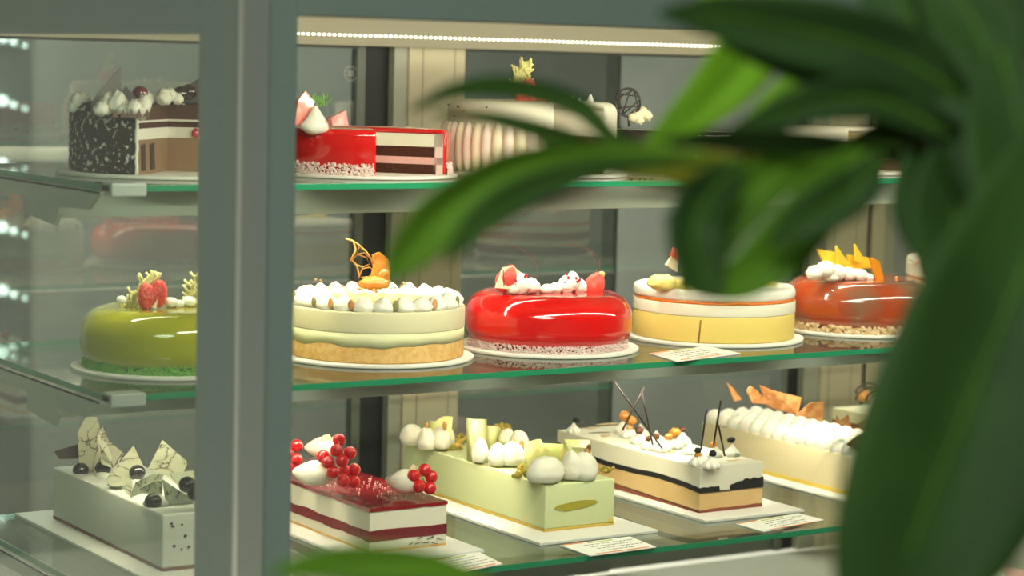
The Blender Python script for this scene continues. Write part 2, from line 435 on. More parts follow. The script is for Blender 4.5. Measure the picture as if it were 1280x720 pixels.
def area(name, loc, rot, sx, sy, power, col=(1, .86, .68), spread=180):
    l = bpy.data.lights.new(name, 'AREA'); l.shape = 'RECTANGLE'; l.size = sx; l.size_y = sy; l.energy = power; l.color = col; l.spread = radians(spread)
    o = bpy.data.objects.new(name, l); COL.objects.link(o); o.location = loc; o.rotation_euler = rot; return o
WARM = (1, .87, .68)
area('led_light_header', (1.05, YB - .022, ZH - .002), (0, 0, 0), 2.1, .010, .8, WARM)
area('led_light_top_shelf', (1.05, .143, ZT - .019), (0, 0, 0), 2.06, .010, 6, WARM)
area('led_light_middle_shelf', (1.05, .143, ZM - .019), (0, 0, 0), 2.06, .010, 6, WARM)
area('led_light_front_top', (1.05, YG + .05, .425), (radians(52), 0, 0), 2.1, .012, 12, (1, .90, .74))
area('room_fill_front', (-1.7, -2.9, ZC - .03), (0, 0, 0), 1.6, 1.2, 118, (.96, 1, .96))  # added fill at ceiling height for the room and leaves, no fixture
area('room_fill_back', (1.0, 2.2, ZC - .03), (0, 0, 0), 1.8, .8, 320, (1, .98, .94))  # unseen fill added to brighten the room behind the case
area('plant_fill', (.7, -1.2, ZC - .03), (0, 0, 0), .6, .6, 5, (1, 1, .94))  # unseen fill added above the plant to light its leaves
w = bpy.data.worlds.new('world'); scn.world = w; w.use_nodes = True
w.node_tree.nodes['Background'].inputs[0].default_value = (.5, .55, .52, 1); w.node_tree.nodes['Background'].inputs[1].default_value = .25

# ------------------------------------------------------------------ toppings
def W(px, py, y): return on(px, py, 1, y)
def dot(root, name, m, px, py, y, r, sc=(1, 1, 1), lumps=0, seg=16, freq=60, tip=0, rot=0):
    p = W(px, py, y); return link(name, ball(B(), p, r, sc, lumps, seg, freq, rot, tip), m, root, True)
def shard(root, name, m, pts, th=.0016, par=None):
    """pts: (px, py, y) corners"""
    return link(name, plate(B(), [W(*p) for p in pts], th), m, root)
def stick(root, a, b_, m=DARK, r=.0012, name='chocolate_stick'):
    return link(name, tube(B(), [W(*a), W(*b_)], r, 8), m, root, True)
def nuts(root, name, m, px, py, y, n=7, spread=.007, s=.0032):
    c = W(px, py, y)
    b = crumbs(B(), lambda i: c + Vector((random.gauss(0, spread * .5), random.gauss(0, spread * .4), abs(random.gauss(0, spread * .35)))), n, s * .6, s)
    return link(name, b, m, root)
def coral(root, name, m, x, y, z, h, w_, seed=0, yaw=-.57, lean=.35):
    """branching lattice of chocolate"""
    rnd = random.Random(seed); b = B()
    dx = Vector((cos(yaw), sin(yaw), 0)); up = (Vector((0, 0, 1)) + dx * lean)
    base = Vector((x, y, z))
    for i in range(64):
        u = rnd.uniform(-.5, .5); v = rnd.uniform(0, 1)
        p = base + dx * (u * w_ * (1 - .5 * v)) + up * (v * h * .86) + Vector((0, rnd.uniform(-.003, .003), 0))
        a = rnd.uniform(.3, 2.4); l = rnd.uniform(.007, .013)
        q = p + (dx * cos(a) + Vector((0, 0, sin(a)))) * l
        r_ = (p + q) / 2 + dx * rnd.uniform(-.002, .002)
        tube(b, [p, r_, q], .0016, 6)
    for i in range(5):
        u = (i - 2) * .2
        tube(b, [base + dx * u * w_, base + dx * u * w_ * .6 + up * (h * .5), base + dx * u * w_ * .3 + up * h], .0022, 6, True, .0012)
    return link(name, b, m, root, True)
def base_ring(root, name, m, cx, cy, z, r, n=1500, h=.012, s0=.0011, s1=.0021):
    def f(i):
        a = random.uniform(0, 2 * pi); t = random.random() ** 1.5
        return Vector((cx + (r + random.uniform(-.001, .003) * (1 - t)) * cos(a), cy + (r + random.uniform(-.001, .003) * (1 - t)) * sin(a), z + t * h))
    o = link(name, crumbs(B(), f, n, s0, s1), m, root); o['kind'] = 'stuff'; return o

# ================================================================== MIDDLE SHELF
MID = 'round cakes on the middle shelf'
z0 = ZM + .0045
# -- green glazed cake
cx, cy = .16, .152
g = empty('mousse_cake', (cx, cy, ZM), 'olive green mirror glazed round cake with raspberry on the middle shelf, beside the corner post', 'cake', MID)
card_round(g, cx, cy, ZM, .121)
link('glazed_body', lathe(B(), glaze_prof(.111, .072, .026, .034, .84), cx, cy, z0, 128), GREEN_GLAZE, g, True)
base_ring(g, 'green_crumb_ring', GREENCRUMB, cx, cy, z0, .1045, 3000, .015, .0012, .0025)
zt = z0 + .072
coral(g, 'coral_decoration', CORAL, *W(168, 378, .15)[:2], zt - .003, .046, .032, 3, lean=.55)
coral(g, 'coral_decoration', CORAL, *W(238, 378, .14)[:2], zt - .003, .044, .026, 5)
for (px, py, r) in ((152, 375, .0058), (214, 378, .0075), (224, 380, .006), (236, 377, .008)):
    dot(g, 'cream_dollop', WHITE, px, py, .13, r, (1.1, 1, .85), .15)
for i, (px, py, rr) in enumerate(((183, 371, -.3), (199, 367, .25))):
    c = W(px, py, .125)
    link('raspberry_half', ball(B(), c, .0150, (.70, .6, 1.15), .06, 20), RASP, g, True)
shard(g, 'almond_flake', WCHOC, [(190, 384, .118), (197, 374, .118), (195, 386, .118)])
for i in range(6): nuts(g, 'sponge_crumb', ALMOND, 172 + i * 12, 386, .12, 1, .002, .002)

# -- ivory cake with piped border
cx, cy = .447, .152
g = empty('cream_cake', (cx, cy, ZM), 'ivory round cake with sponge base, piped white border and caramel lattice', 'cake', MID)
card_round(g, cx, cy, ZM, .126)
wv = lambda amp, k, ph: (lambda a, r, h: (r, h + (amp * (noise.noise(Vector((cos(a) * k, sin(a) * k, ph)))) if h > .015 else 0)))
R0 = .1125
link('sponge_base', lathe(B(), disc_prof(R0, .0255, .0015), cx, cy, z0, 128), SPONGE, g, True)
def wb(a, r, h): return (r, h + (-.0045 + .005 * noise.noise(Vector((cos(a) * 3, sin(a) * 3, 1.3))) if h < .01 and r > .1 else 0))
link('lemon_cream_layer', lathe(B(), [(0, 0), (R0 - .01, 0), (R0 + .0006, 0), (R0 + .0006, .012), (0, .012)], cx, cy, z0 + .0255, 128, wob=wb), CREAMY2, g, True)
link('mousse_layer', lathe(B(), disc_prof(R0 + .0012, .027, .002), cx, cy, z0 + .0372, 128), CREAMY, g, True)
zt = z0 + .0642
link('lemon_topping', lathe(B(), disc_prof(.094, .0045, .002), cx, cy, zt, 96), LEMON, g, True)
N = 24
for i in range(N):
    a = 2 * pi * i / N + .1
    link('cream_dollop', ball(B(), (cx + .0975 * cos(a), cy + .0975 * sin(a), zt + .0050), .0148, (1.0, 1.0, .66), .16, 20, tip=.45), WHITE, g, True)
for i in range(N):
    a = 2 * pi * (i + .5) / N + .1
    if i % 2 == 0 or random.random() < .3:
        m = random.choice((SEED, SEED, ALMOND))
        link('pumpkin_seed', ball(B(), (cx + .1075 * cos(a), cy + .1075 * sin(a), zt + .0085), .0068, (.35, .6, 1.0), .1, 10, rot=a), m, g, True)
# caramel lattice + candied orange
b = B(); yy = .15
def cp(pts, r=.0012): tube(b, [W(x, y, yy) for x, y in pts], r, 8)
cp([(432, 298), (440, 301), (448, 306), (457, 314), (464, 324), (467, 334)], .0014)
cp([(441, 301), (445, 312), (440, 325), (446, 332), (449, 345), (447, 356)], .0013)
cp([(449, 308), (446, 318), (455, 316), (461, 321)], .0010)
cp([(440, 325), (447, 318), (458, 322), (462, 330), (453, 334), (446, 331)], .0010)
cp([(449, 345), (453, 336), (462, 334), (467, 338), (461, 346), (452, 347)], .0010)
cp([(438, 326), (442, 318), (445, 312)], .0012); cp([(448, 357), (455, 350), (464, 346)], .0013)
link('caramel_lattice', b, mat('lattice_caramel', S(236, 172, 92), .35, .5, coat=.4), g, True)
o1 = shard(g, 'candied_orange', CARAMEL, [(463, 350, .14), (468, 330, .142), (466, 318, .144), (473, 315, .145), (484, 324, .142), (487, 338, .14), (484, 350, .138)], .006)
link('candied_orange', ball(B(), W(468, 354, .135), .0115, (1.9, 1.1, .75), .3, 20, 120), CARAMEL, g, True)
dot(g, 'candied_orange', CARAMEL, 480, 346, .135, .0085, (1, .8, 1.2), .3)
for i, (px, py) in enumerate(((430, 358), (450, 362), (468, 364), (492, 361), (505, 357), (398, 352))): nuts(g, 'nut_piece', ALMOND, px, py, .12, 2, .004, .0028)

# -- red glazed cake
cx, cy = .706, .142
g = empty('mousse_cake', (cx, cy, ZM), 'bright red mirror glazed round cake topped with strawberries and white cream', 'cake', MID)
card_round(g, cx, cy, ZM, .123)
link('glazed_body', lathe(B(), glaze_prof(.1135, .073, .028, .034, .83), cx, cy, z0, 128), RED_GLAZE, g, True)
base_ring(g, 'coconut_ring', COCONUT, cx, cy, z0, .1065, 3000, .012, .0010, .0020)
for (px, py, r, sc) in ((650, 356, .0135, (1, 1, .95)), (664, 358, .0115, (1.1, 1, .8)), (642, 361, .009, (1.1, 1, .8)), (683, 362, .008, (1.3, 1, .75)), (694, 361, .0085, (1.2, 1, .8)), (708, 357, .0115, (1, 1, 1.0)), (715, 353, .012, (.95, 1, 1.0)), (725, 359, .0105, (1.1, 1, .85))):
    dot(g, 'cream_dollop', WHITE, px, py, .115, r, sc, .22, 22, 110, .25)
def strawberry(px, py, y, r, lean, m=BERRY):
    c = W(px, py, y); bb = B(); res = bmesh.ops.create_uvsphere(bb, u_segments=20, v_segments=14, radius=1)
    for v in res['verts']:
        d = v.co.copy(); t = (d.z + 1) / 2; k = .55 + .5 * sin(pi * min(1, .15 + t * .75))
        p = Vector((d.x * k * r * .9, d.y * k * r * .7, d.z * r * 1.35)); p.rotate(Matrix.Rotation(lean, 3, 'Y'))
        v.co = c + p
    return link('strawberry_piece', bb, m, g, True)
strawberry(634, 348, .12, .0145, .5); strawberry(628, 354, .125, .011, -.4)
shard(g, 'apple_slice', mat('apple_flesh', S(246, 226, 190), .4), [(619, 360, .115), (629, 334, .118), (641, 333, .118), (652, 342, .115), (640, 362, .112)], .004)
strawberry(743, 357, .11, .0155, .55, BERRY); dot(g, 'strawberry_tip', mat('strawberry_tip', S(206, 206, 120), .5), 752, 343, .108, .005, (1, .8, .8), .2)
for i in range(16):
    px, py = random.choice(((657, 345), (661, 347), (704, 350), (708, 345), (716, 345), (722, 350), (726, 352), (647, 350)))
    p = W(px + random.uniform(-3, 3), py + random.uniform(-3, 3), .104)
    link('freeze_dried_crumb', crumbs(B(), lambda k: p, 1, .0016, .0024), mat('freeze_dried_berry', S(190, 20, 40), .6), g)
def curl(pts, r=.0006, name='sugar_thread'):
    P = [W(*p) for p in pts]; Q = []
    for i in range(len(P) - 1):
        for k in range(4): Q.append(P[i].lerp(P[i + 1], k / 4))
    Q.append(P[-1]); link(name, tube(B(), Q, r, 6), mat('brown_sugar_thread', S(110, 70, 60), .4), g, True)
curl([(667, 352, .11), (672, 340, .11), (671, 330, .11), (663, 320, .11), (650, 311, .11), (634, 306, .11), (630, 308, .11)])
curl([(748, 343, .108), (749, 330, .108), (745, 319, .108), (735, 311, .108), (718, 306, .108), (704, 307, .108)])
curl([(630, 358, .112), (630, 350, .112), (629, 337, .112)])

# -- white and yellow layered cake
cx, cy = .995, .152
g = empty('layer_cake', (cx, cy, ZM), 'round cake of yellow and white layers with a thin orange line', 'cake', MID)
card_round(g, cx, cy, ZM, .128)
R0 = .1145
link('mango_layer', lathe(B(), disc_prof(R0, .036, .0012), cx, cy, z0, 128), YELLOWM, g, True)
link('white_layer', lathe(B(), disc_prof(R0 + .0005, .017, .0015), cx, cy, z0 + .036, 128), MOUSSE_W, g, True)
def wo(a, r, h): return (r + .0018 * max(0, noise.noise(Vector((cos(a) * 5, sin(a) * 5, 2)))), h * (1 + .9 * noise.noise(Vector((cos(a) * 4, sin(a) * 4, 9)))))
link('orange_layer', lathe(B(), [(0, 0), (R0 - .0003, 0), (R0 - .0003, .0034), (0, .0034)], cx, cy, z0 + .0528, 160, wob=wo), ORANGE, g, True)
def wt(a, r, h): return (r * (1 + .012 * noise.noise(Vector((cos(a) * 4, sin(a) * 4, h * 90)))), h * (1 + (.10 * noise.noise(Vector((cos(a) * 3, sin(a) * 3, 4))) if h > .01 else 0)))
link('white_top_layer', lathe(B(), disc_prof(R0, .0165, .006, 5), cx, cy, z0 + .0555, 128, wob=wt), WHITE, g, True)
link('brown_drip', tube(B(), [W(876, 400, .0385), W(874.5, 415, .0385), W(873, 429, .0385)], .0012, 6), mat('brown_drip', S(150, 100, 40), .5), g, True)
for (px, py, sc) in ((828, 353, (1.5, 1.2, .75)), (850, 356, (1.4, 1.2, .6)), (930, 359, (1.8, 1.2, .55)), (955, 354, (1.3, 1.1, .65)), (900, 362, (1.6, 1.2, .5)), (870, 357, (1.3, 1.2, .6))):
    dot(g, 'lemon_cream_dollop', LEMON, px, py, .12, .0145, sc, .25, 20, 100)
shard(g, 'apple_slice', mat('apple_flesh', (0, 0, 0)), [(832, 331, .14), (841, 318, .14), (847, 322, .14), (846, 340, .14)], .004)
shard(g, 'strawberry_piece', BERRY, [(839, 320, .138), (842, 309, .138), (848, 310, .138), (847, 326, .138)], .005)

# -- brown caramel glazed cake
cx, cy = 1.266, .152
g = empty('mousse_cake', (cx, cy, ZM), 'caramel brown mirror glazed round cake with mango shards and nut crumb base', 'cake', MID)
card_round(g, cx, cy, ZM, .123)
link('glazed_body', lathe(B(), glaze_prof(.1125, .073, .028, .034, .85), cx, cy, z0, 128), AMBER_GLAZE, g, True)
base_ring(g, 'nut_crumb_ring', NUTCRUMB, cx, cy, z0, .1065, 1000, .011, .0020, .0038)
for (px, py, r, sc) in ((1018, 341, .012, (1, 1, .85)), (1032, 337, .0135, (1, 1, .9)), (1047, 341, .013, (1, 1, .85)), (1060, 343, .0125, (1.1, 1, .8)), (1074, 344, .0115, (1.1, 1, .8)), (1085, 347, .008, (1, 1, .8)), (1040, 347, .010, (1.2, 1, .6))):
    dot(g, 'cream_dollop', WHITE, px, py, .12, r, sc, .2, 22, 110)
shard(g, 'mango_slice', MANGO, [(1020, 311, .14), (1042, 315, .14), (1066, 336, .135), (1040, 330, .135), (1028, 326, .138)], .003)
shard(g, 'mango_slice', MANGO, [(1045, 307, .13), (1054, 320, .13), (1064, 333, .13), (1046, 330, .13)], .003)
shard(g, 'mango_slice', MANGO, [(1058, 318, .145), (1092, 323, .14), (1096, 335, .14), (1062, 336, .145)], .003)
shard(g, 'mango_slice', MANGO, [(1068, 305, .135), (1076, 318, .135), (1078, 330, .135), (1069, 326, .135)], .003)
shard(g, 'mango_slice', mat('dark_mango', S(214, 140, 30), .3, .5, coat=.3), [(1086, 322, .12), (1098, 326, .12), (1104, 348, .12), (1096, 352, .12)], .003)
for px in (1106, 1113, 1118): nuts(g, 'nut_cluster', ALMOND, px, 353, .115, 5, .006, .003)

# -- naked layer cake at the far end
cx, cy = 1.525, .165
g = empty('naked_cake', (cx, cy, ZM), 'tall naked sponge cake with piped top, beyond the caramel brown cake', 'cake', MID)
card_round(g, cx, cy, ZM, .125)
for i, (h0, h1, m, nm, rr) in enumerate(((0, .018, DARKBROWN, 'sponge_layer', .113), (.018, .030, CREAMY, 'cream_layer', .1145), (.030, .046, mat('brown_sponge', S(156, 84, 50), .8, .2, bump=.6, bscale=150), 'sponge_layer', .113), (.046, .058, CREAMY, 'cream_layer', .1145), (.058, .066, ORANGE, 'jam_layer', .113), (.066, .086, MOUSSE_W, 'cream_layer', .115))):
    link(nm, lathe(B(), disc_prof(rr, h1 - h0, .0015), cx, cy, z0 + h0, 96), m, g, True)
for i in range(20):
    a = 2 * pi * i / 20
    link('cream_dollop', ball(B(), (cx + .100 * cos(a), cy + .100 * sin(a), z0 + .089), .0145, (1, 1, .55), .2, 16), MOUSSE_W, g, True)
    if i % 2: link('caramel_dot', ball(B(), (cx + .112 * cos(a + .1), cy + .112 * sin(a + .1), z0 + .085), .004, (1, 1, .8), .2, 10), ORANGE, g, True)
for px in (1162, 1185, 1210): dot(g, 'cream_swirl', MOUSSE_W, px, 322, .15, .012, (1, 1, .8), .25)
dot(g, 'physalis', mat('physalis', S(220, 190, 90), .3), 1172, 316, .15, .007)

# ================================================================== BOTTOM SHELF: loaves
LOAF = 'loaf cakes on the lowest shelf'
zb = ZB + .0045
def loaf_board(root, x0, x1, y0, y1):
    return link('cake_board', box(B(), x0, x1, y0, y1, ZB + .0003, ZB + .0043, .0008), BOARD, root)
def slab(root, name, m, x0, x1, y0, y1, za, zb_, top_w=None, bot_w=None, bev=0, over=0, n=40, smooth=False, nx=10):
    """a layer of a loaf whose top and bottom edges may wander; top_w/bot_w: f(x, y) -> dz"""
    b = B(); ny = n
    tw = top_w or (lambda x, y: 0); bw = bot_w or (lambda x, y: 0)
    def pt(i, j): return (x0 + (x1 - x0) * i / nx, y0 + (y1 - y0) * j / ny)
    T = {}; L = {}
    for i in range(nx + 1):
        for j in range(ny + 1):
            x, y = pt(i, j); T[i, j] = b.verts.new((x, y, zb_ + tw(x, y))); L[i, j] = b.verts.new((x, y, za + bw(x, y)))
    for i in range(nx):
        for j in range(ny):
            b.faces.new((T[i, j], T[i + 1, j], T[i + 1, j + 1], T[i, j + 1])); b.faces.new((L[i, j], L[i, j + 1], L[i + 1, j + 1], L[i + 1, j]))
    for j in range(ny):
        for i in (0, nx): b.faces.new((L[i, j], L[i, j + 1], T[i, j + 1], T[i, j]))
    for i in range(nx):
        for j in (0, ny): b.faces.new((L[i, j], L[i + 1, j], T[i + 1, j], T[i, j]))
    return link(name, b, m, root, smooth)
def nz(x, y, k, s): return noise.noise(Vector((x * k, y * k, s)))

# -- white loaf with marbled triangles
x0, x1, y0, y1 = .099, .209, .036, .385
g = empty('loaf_cake', ((x0 + x1) / 2, y0, ZB), 'white loaf cake crowned with marbled chocolate triangles and dark cherries', 'cake', LOAF)
loaf_board(g, .068, .24, .0, .44)
slab(g, 'chocolate_base', mat('brown_base', S(116, 76, 60), .6), x0 + .0005, x1 - .0005, y0 + .0005, y1, zb, zb + .004)
b = box(B(), x0, x1, y0, y1, zb + .0034, zb + .068, .0025)
link('white_mousse_body', b, mat('white_glaze', S(232, 228, 214), .5, .4), g, True)
h = zb + .068
for (px, py, y) in ((101, 588, .33), (129, 585, .31), (171, 590.7, .20), (191.5, 627, .09), (234, 606, .075), (150, 600, .16)):
    if px != 150: link('dark_cherry', ball(B(), W(px, py, y), .0108, (1, 1, .95), 0, 20), BLUEBERRY, g, True)
for (px, py, y, r) in ((104, 600, .33, .012), (128, 601, .30, .014), (150, 606, .22, .015), (172, 611, .19, .014), (196, 630, .10, .016), (214, 628, .12, .014), (232, 622, .11, .014), (188, 612, .17, .012)):
    dot(g, 'cream_dollop', WHITE, px, py, y, r, (1, 1, .8), .12)
tri = [
 [(107, 521, .33), (121, 521, .33), (131, 556, .33), (115, 594, .33), (99, 582, .33), (97, 540, .33)],
 [(67, 564, .34), (98, 555, .34), (98, 573, .34), (74, 574, .34)],
 [(121, 549, .29), (128, 533, .295), (136, 551, .29), (155, 567, .28), (143, 586, .28), (127, 580, .29)],
 [(167, 557, .20), (178, 580, .20), (182, 590, .195), (150, 608, .20), (135, 608, .205), (133, 598, .21), (155, 571, .205)],
 [(203, 550, .17), (235, 578, .16), (228, 592, .16), (203, 592, .165), (185, 586, .17)],
 [(152, 592, .18), (166, 602, .165), (163, 622, .16), (154, 612, .17)],
 [(169, 603, .13), (192, 592, .125), (205, 593, .12), (198, 608, .12), (162, 623, .13)],
 [(203, 599, .09), (241, 624, .085), (241, 632, .085), (209, 643, .09)],
 [(172, 612, .11), (192, 602, .10), (203, 600, .10), (203, 622, .10)],
 [(205, 592, .13), (243, 588, .12), (244, 618, .11), (228, 612, .115)],
]
for i, t in enumerate(tri):
    shard(g, 'chocolate_triangle', DARK if i == 1 else MARBLE, t, .0018)
dot(g, 'dark_cherry', BLUEBERRY, 243, 617, .034, .009)
for (px, py) in ((214, 655), (216, 658), (228, 656), (218, 683), (226, 687), (232, 670), (236, 684)):
    nuts(g, 'chocolate_speck', BLACKC, px, py, y0 - .0003, 2, .0012, .0021)

# -- red currant loaf
x0, x1, y0, y1 = .366, .476, .016, .365
g = empty('loaf_cake', ((x0 + x1) / 2, y0, ZB), 'red and white layered loaf cake with red currants and shiny red jelly top', 'cake', LOAF)
loaf_board(g, .335, .506, -.028, .40)
slab(g, 'biscuit_base', SPONGE, x0, x1, y0, y1, zb, zb + .003)
slab(g, 'white_layer', MOUSSE_W, x0, x1, y0, y1, zb + .003, zb + .0155, lambda x, y: .002 * nz(x, y, 30, 1))
slab(g, 'cherry_layer', JELLY_D, x0 - .0006, x1 + .0006, y0 - .0006, y1, zb + .0145, zb + .0268, lambda x, y: .0022 * nz(x, y, 25, 4), lambda x, y: .0022 * nz(x, y, 30, 1))
slab(g, 'white_layer', MOUSSE_W, x0, x1, y0, y1, zb + .0255, zb + .0520, None, lambda x, y: .0022 * nz(x, y, 25, 4))
slab(g, 'red_jelly_top', JELLY, x0 - .001, x1 + .001, y0 - .001, y1, zb + .0515, zb + .0560, lambda x, y: .0006 * nz(x, y, 60, 7), lambda x, y: .0012 * nz(x, y, 60, 5))
h = zb + .056
b = B(); random.seed(5)
for i in range(9):
    p = Vector((random.uniform(x0 + .055, x1 - .012), y0 - .0014, zb + random.uniform(.004, .013)))
    q = p + Vector((random.uniform(.004, .010), 0, random.uniform(-.003, .003)))
    tube(b, [p, q], .0005, 5)
link('chocolate_scratch', b, BLACKC, g)
for (px, py, y, L, r, ang) in ((391, 592, .135, .058, .0175, 2.2), (400, 560, .23, .042, .0150, 2.6), (504, 602, .062, .050, .0172, 2.2), (356, 562, .30, .03, .012, 0)):
    link('meringue', quenelle(B(), W(px, py, y), L, r, ang), MERINGUE, g, True)
def currants(pts, y, stalk):
    c = link('currant_cluster', tube(B(), [W(a, b_, y) for a, b_ in stalk], .0007, 6), STEM, g, True)
    for (px, py, dy) in pts:
        link('red_currant', ball(B(), W(px, py, y + dy), .0084, (1, 1, 1), 0, 20), CURRANT, c, True)
currants([(424, 550, .01), (421, 563, 0), (437.5, 566, 0), (427.5, 576, -.008), (410, 578, 0), (416, 590, -.005), (442.5, 587, 0), (429, 601, -.01), (442, 602, -.004), (404, 571, .012), (431, 589, .004)], .105, [(424, 552), (422, 570), (428, 584), (440, 597)])
currants([(531, 587.5, 0), (517, 595, 0), (539, 596, 0), (524, 607.5, -.006), (537.5, 610, -.006)], .045, [(520, 584), (527, 596), (534, 607)])
currants([(371, 557, 0), (370, 574, -.004), (366, 583, 0), (358, 566, 0)], .19, [(369, 548), (368, 570), (362, 585)])
shard(g, 'chocolate_leaf', WCHOC, [(400, 552, .22), (404, 544, .22), (412, 543, .22), (414, 548, .22), (420, 543, .22), (417, 555, .22), (408, 556, .22)])
shard(g, 'chocolate_leaf', WCHOC, [(510, 589, .05), (516, 580, .05), (522, 584, .05), (518, 592, .05)])
def fl(i):
    px, py = random.choice(((472, 607), (484, 612), (466, 600), (478, 616), (395, 603), (412, 609), (450, 612), (490, 606), (500, 618), (383, 601), (526, 617)))
    return on(px + random.gauss(0, 5), py + random.gauss(0, 3), 2, h + .0012)
o = link('coconut_flakes', crumbs(B(), fl, 80, .0006, .0014), WHITE, g); o['kind'] = 'stuff'

# -- pale green loaf
x0, x1, y0, y1 = .632, .742, .027, .392
g = empty('loaf_cake', ((x0 + x1) / 2, y0, ZB), 'pale green loaf cake with white meringues and curled yellow chocolate', 'cake', LOAF)
loaf_board(g, .590, .776, -.026, .41)
slab(g, 'yellow_base', mat('yellow_base', S(222, 186, 84), .6), x0 - .0004, x1 + .0004, y0 - .0004, y1, zb, zb + .0035, lambda x, y: .0008 * nz(x, y, 40, 3))
link('pistachio_mousse_body', box(B(), x0, x1, y0, y1, zb + .0032, zb + .0615, .0016), GREENM, g, True)
h = zb + .0615
smp = [(693, 636), (697, 632), (706, 630), (716, 627), (730, 625), (744, 625), (747, 628), (738, 632), (722, 636), (706, 639), (698, 637)]
shard(g, 'olive_smear', mat('olive_cream', S(168, 156, 50), .5, bump=.5), [(a, b_, y0 - .0006) for a, b_ in smp], .0014)
nuts(g, 'base_drip', mat('yellow_base', (0, 0, 0)), 767, 651, y0 - .002, 3, .003, .003)
def dome(px, py, y, r, sc=(1, 1, 1), lean=0, m=MERINGUE):
    y = min(y1 - .01, max(y0 + .012, on(px, py + r * 800 * sc[2], 2, h).y))
    c_ = W(px, py, y); bb = ball(B(), c_, r * 1.08, (sc[0], sc[1], sc[2] * 1.05), .10, 26, 70, 0, .04)
    for v in bb.verts:                     # flat foot, drawn-up top
        v.co.z = max(v.co.z, c_.z - r * .72 * sc[2])
        if v.co.z < c_.z: v.co.x = c_.x + (v.co.x - c_.x) * 1.06; v.co.y = c_.y + (v.co.y - c_.y) * 1.06
    return link('meringue', bb, m, g, True)
dome(515, 546, .36, .0155, (1, 1, 1)); dome(533, 551, .33, .013, (.9, 1, 1.25)); dome(551, 550, .30, .013, (.9, 1, 1.3)); dome(560, 548, .31, .011, (.8, .8, 1.2))
dome(600, 566, .22, .0125, (.8, 1, 1.4)); dome(622, 571, .19, .013, (.9, 1, 1.2)); dome(640, 570, .17, .0165, (1, .9, 1.0)); dome(649, 550, .22, .012, (1, 1, 1)); dome(634, 548, .22, .012)
dome(682, 590, .058, .0215, (1.12, .8, .82)); dome(714, 585, .10, .014, (.8, 1, 1.4)); dome(730, 586, .062, .0172, (.95, .95, 1.12)); dome(700, 590, .10, .012)
def curved(pts_bottom, pts_top, m=YCHOC, name='chocolate_curl', th=.0016):
    """curled sheet between two 3D polylines"""
    b = B(); n = len(pts_bottom); P = [on(p[0], p[1], 2, h) for p in pts_bottom]; Q = [W(q[0], q[1], p.y) for q, p in zip(pts_top, P)]
    C = sum(P, Vector()) / n; rows = []
    for k in range(n):
        t = (P[min(k + 1, n - 1)] - P[max(k - 1, 0)]); nn = t.cross(Q[k] - P[k]).normalized() * th
        rows.append([b.verts.new(v) for v in (P[k], Q[k], Q[k] + nn, P[k] + nn)])
    for k in range(n - 1):
        for j in range(4): b.faces.new((rows[k][j], rows[k][(j + 1) % 4], rows[k + 1][(j + 1) % 4], rows[k + 1][j]))
    b.faces.new(rows[0]); b.faces.new(rows[-1][::-1])
    return link(name, b, m, g, True)
curved([(536, 561, .33), (543, 563, .315), (551, 563, .30), (555, 563, .31), (562, 563, .33)], [(537, 525, .33), (544, 527, .315), (552, 521, .30), (558, 520, .31), (566, 521, .33)])
curved([(585, 576, .235), (592, 578, .225), (600, 576, .23), (607, 566, .25)], [(584, 522, .235), (591, 524, .225), (600, 524, .23), (607, 524, .25)])
curved([(606, 560, .23), (613, 561, .22), (620, 558, .22), (626, 552, .235)], [(607, 532, .23), (613, 532, .22), (619, 533, .22), (625, 534, .235)])
curved([(658, 590, .10), (661, 592, .085), (668, 592, .08), (676, 590, .082), (688, 588, .09), (705, 588, .11), (722, 588, .125), (735, 584, .12), (739, 580, .11)],
       [(656, 556, .10), (661, 552, .085), (671, 549, .08), (675, 549, .082), (678, 554, .09), (704, 555, .11), (705, 549, .125), (735, 550, .12), (737, 560, .11)])
for (px, py, y, n) in ((568, 559, .28, 9), (574, 552, .29, 6), (583, 548, .30, 5), (607, 572, .21, 7), (622, 580, .17, 5), (650, 592, .11, 9), (655, 584, .12, 8), (625, 534, .24, 8), (634, 537, .23, 6), (716, 562, .12, 6), (756, 588, .07, 6), (681, 599, .035, 5), (742, 584, .048, 3), (607, 563, .2, 3)):
    yy_ = on(px, py + 4, 2, h).y; nuts(g, 'pistachio_crumb', PISTA, px, py + 2, min(y1 - .01, max(y0 + .006, yy_)), n + 5, .009, .0052)
for (px, py, y) in ((533, 533, .33), (556, 532, .295), (643, 555, .20), (652, 556, .19), (736, 561, .06), (733, 566, .055)):
    dot(g, 'almond', ALMOND, px, py, y, .0048, (.7, .7, 1.4), .1, 10)

# -- tan loaf with dark sticks
x0, x1, y0, y1 = .892, 1.002, .038, .388
g = empty('loaf_cake', ((x0 + x1) / 2, y0, ZB), 'tan and white layered loaf cake with dark chocolate sticks and piped rosettes', 'cake', LOAF)
loaf_board(g, .870, 1.043, -.005, .41)
slab(g, 'brown_base', mat('red_brown_base', S(136, 70, 52), .6, bump=.5), x0, x1, y0 - .0003, y1, zb, zb + .0035, lambda x, y: .0035 * max(0, (y - y0) * 6) if x < x0 + .02 else .0012 + .0015 * nz(x, y, 60, 2))
band = lambda x, y: (.0030 * sin((y - y0) * 22) + .0015 * nz(x, y, 20, 3)) + ((y - y0) * .02)
slab(g, 'caramel_layer', TAN, x0, x1, y0, y1, zb + .002, zb + .0285, band, lambda x, y: .0035 * max(0, (y - y0) * 6) if x < x0 + .02 else .0012 + .0015 * nz(x, y, 60, 2))
def bub(x, y):
    if y < y0 + .004:
        t = (x - x0) / .11
        if t < .30: return .0005 + .0014 * abs(sin(t * 26))
        if t < .47: return -.0062
        return .0016 + .0075 * min(1, (t - .47) * 4) * (.72 + .28 * abs(sin(t * 24)))
    return band(x, y) + .0015
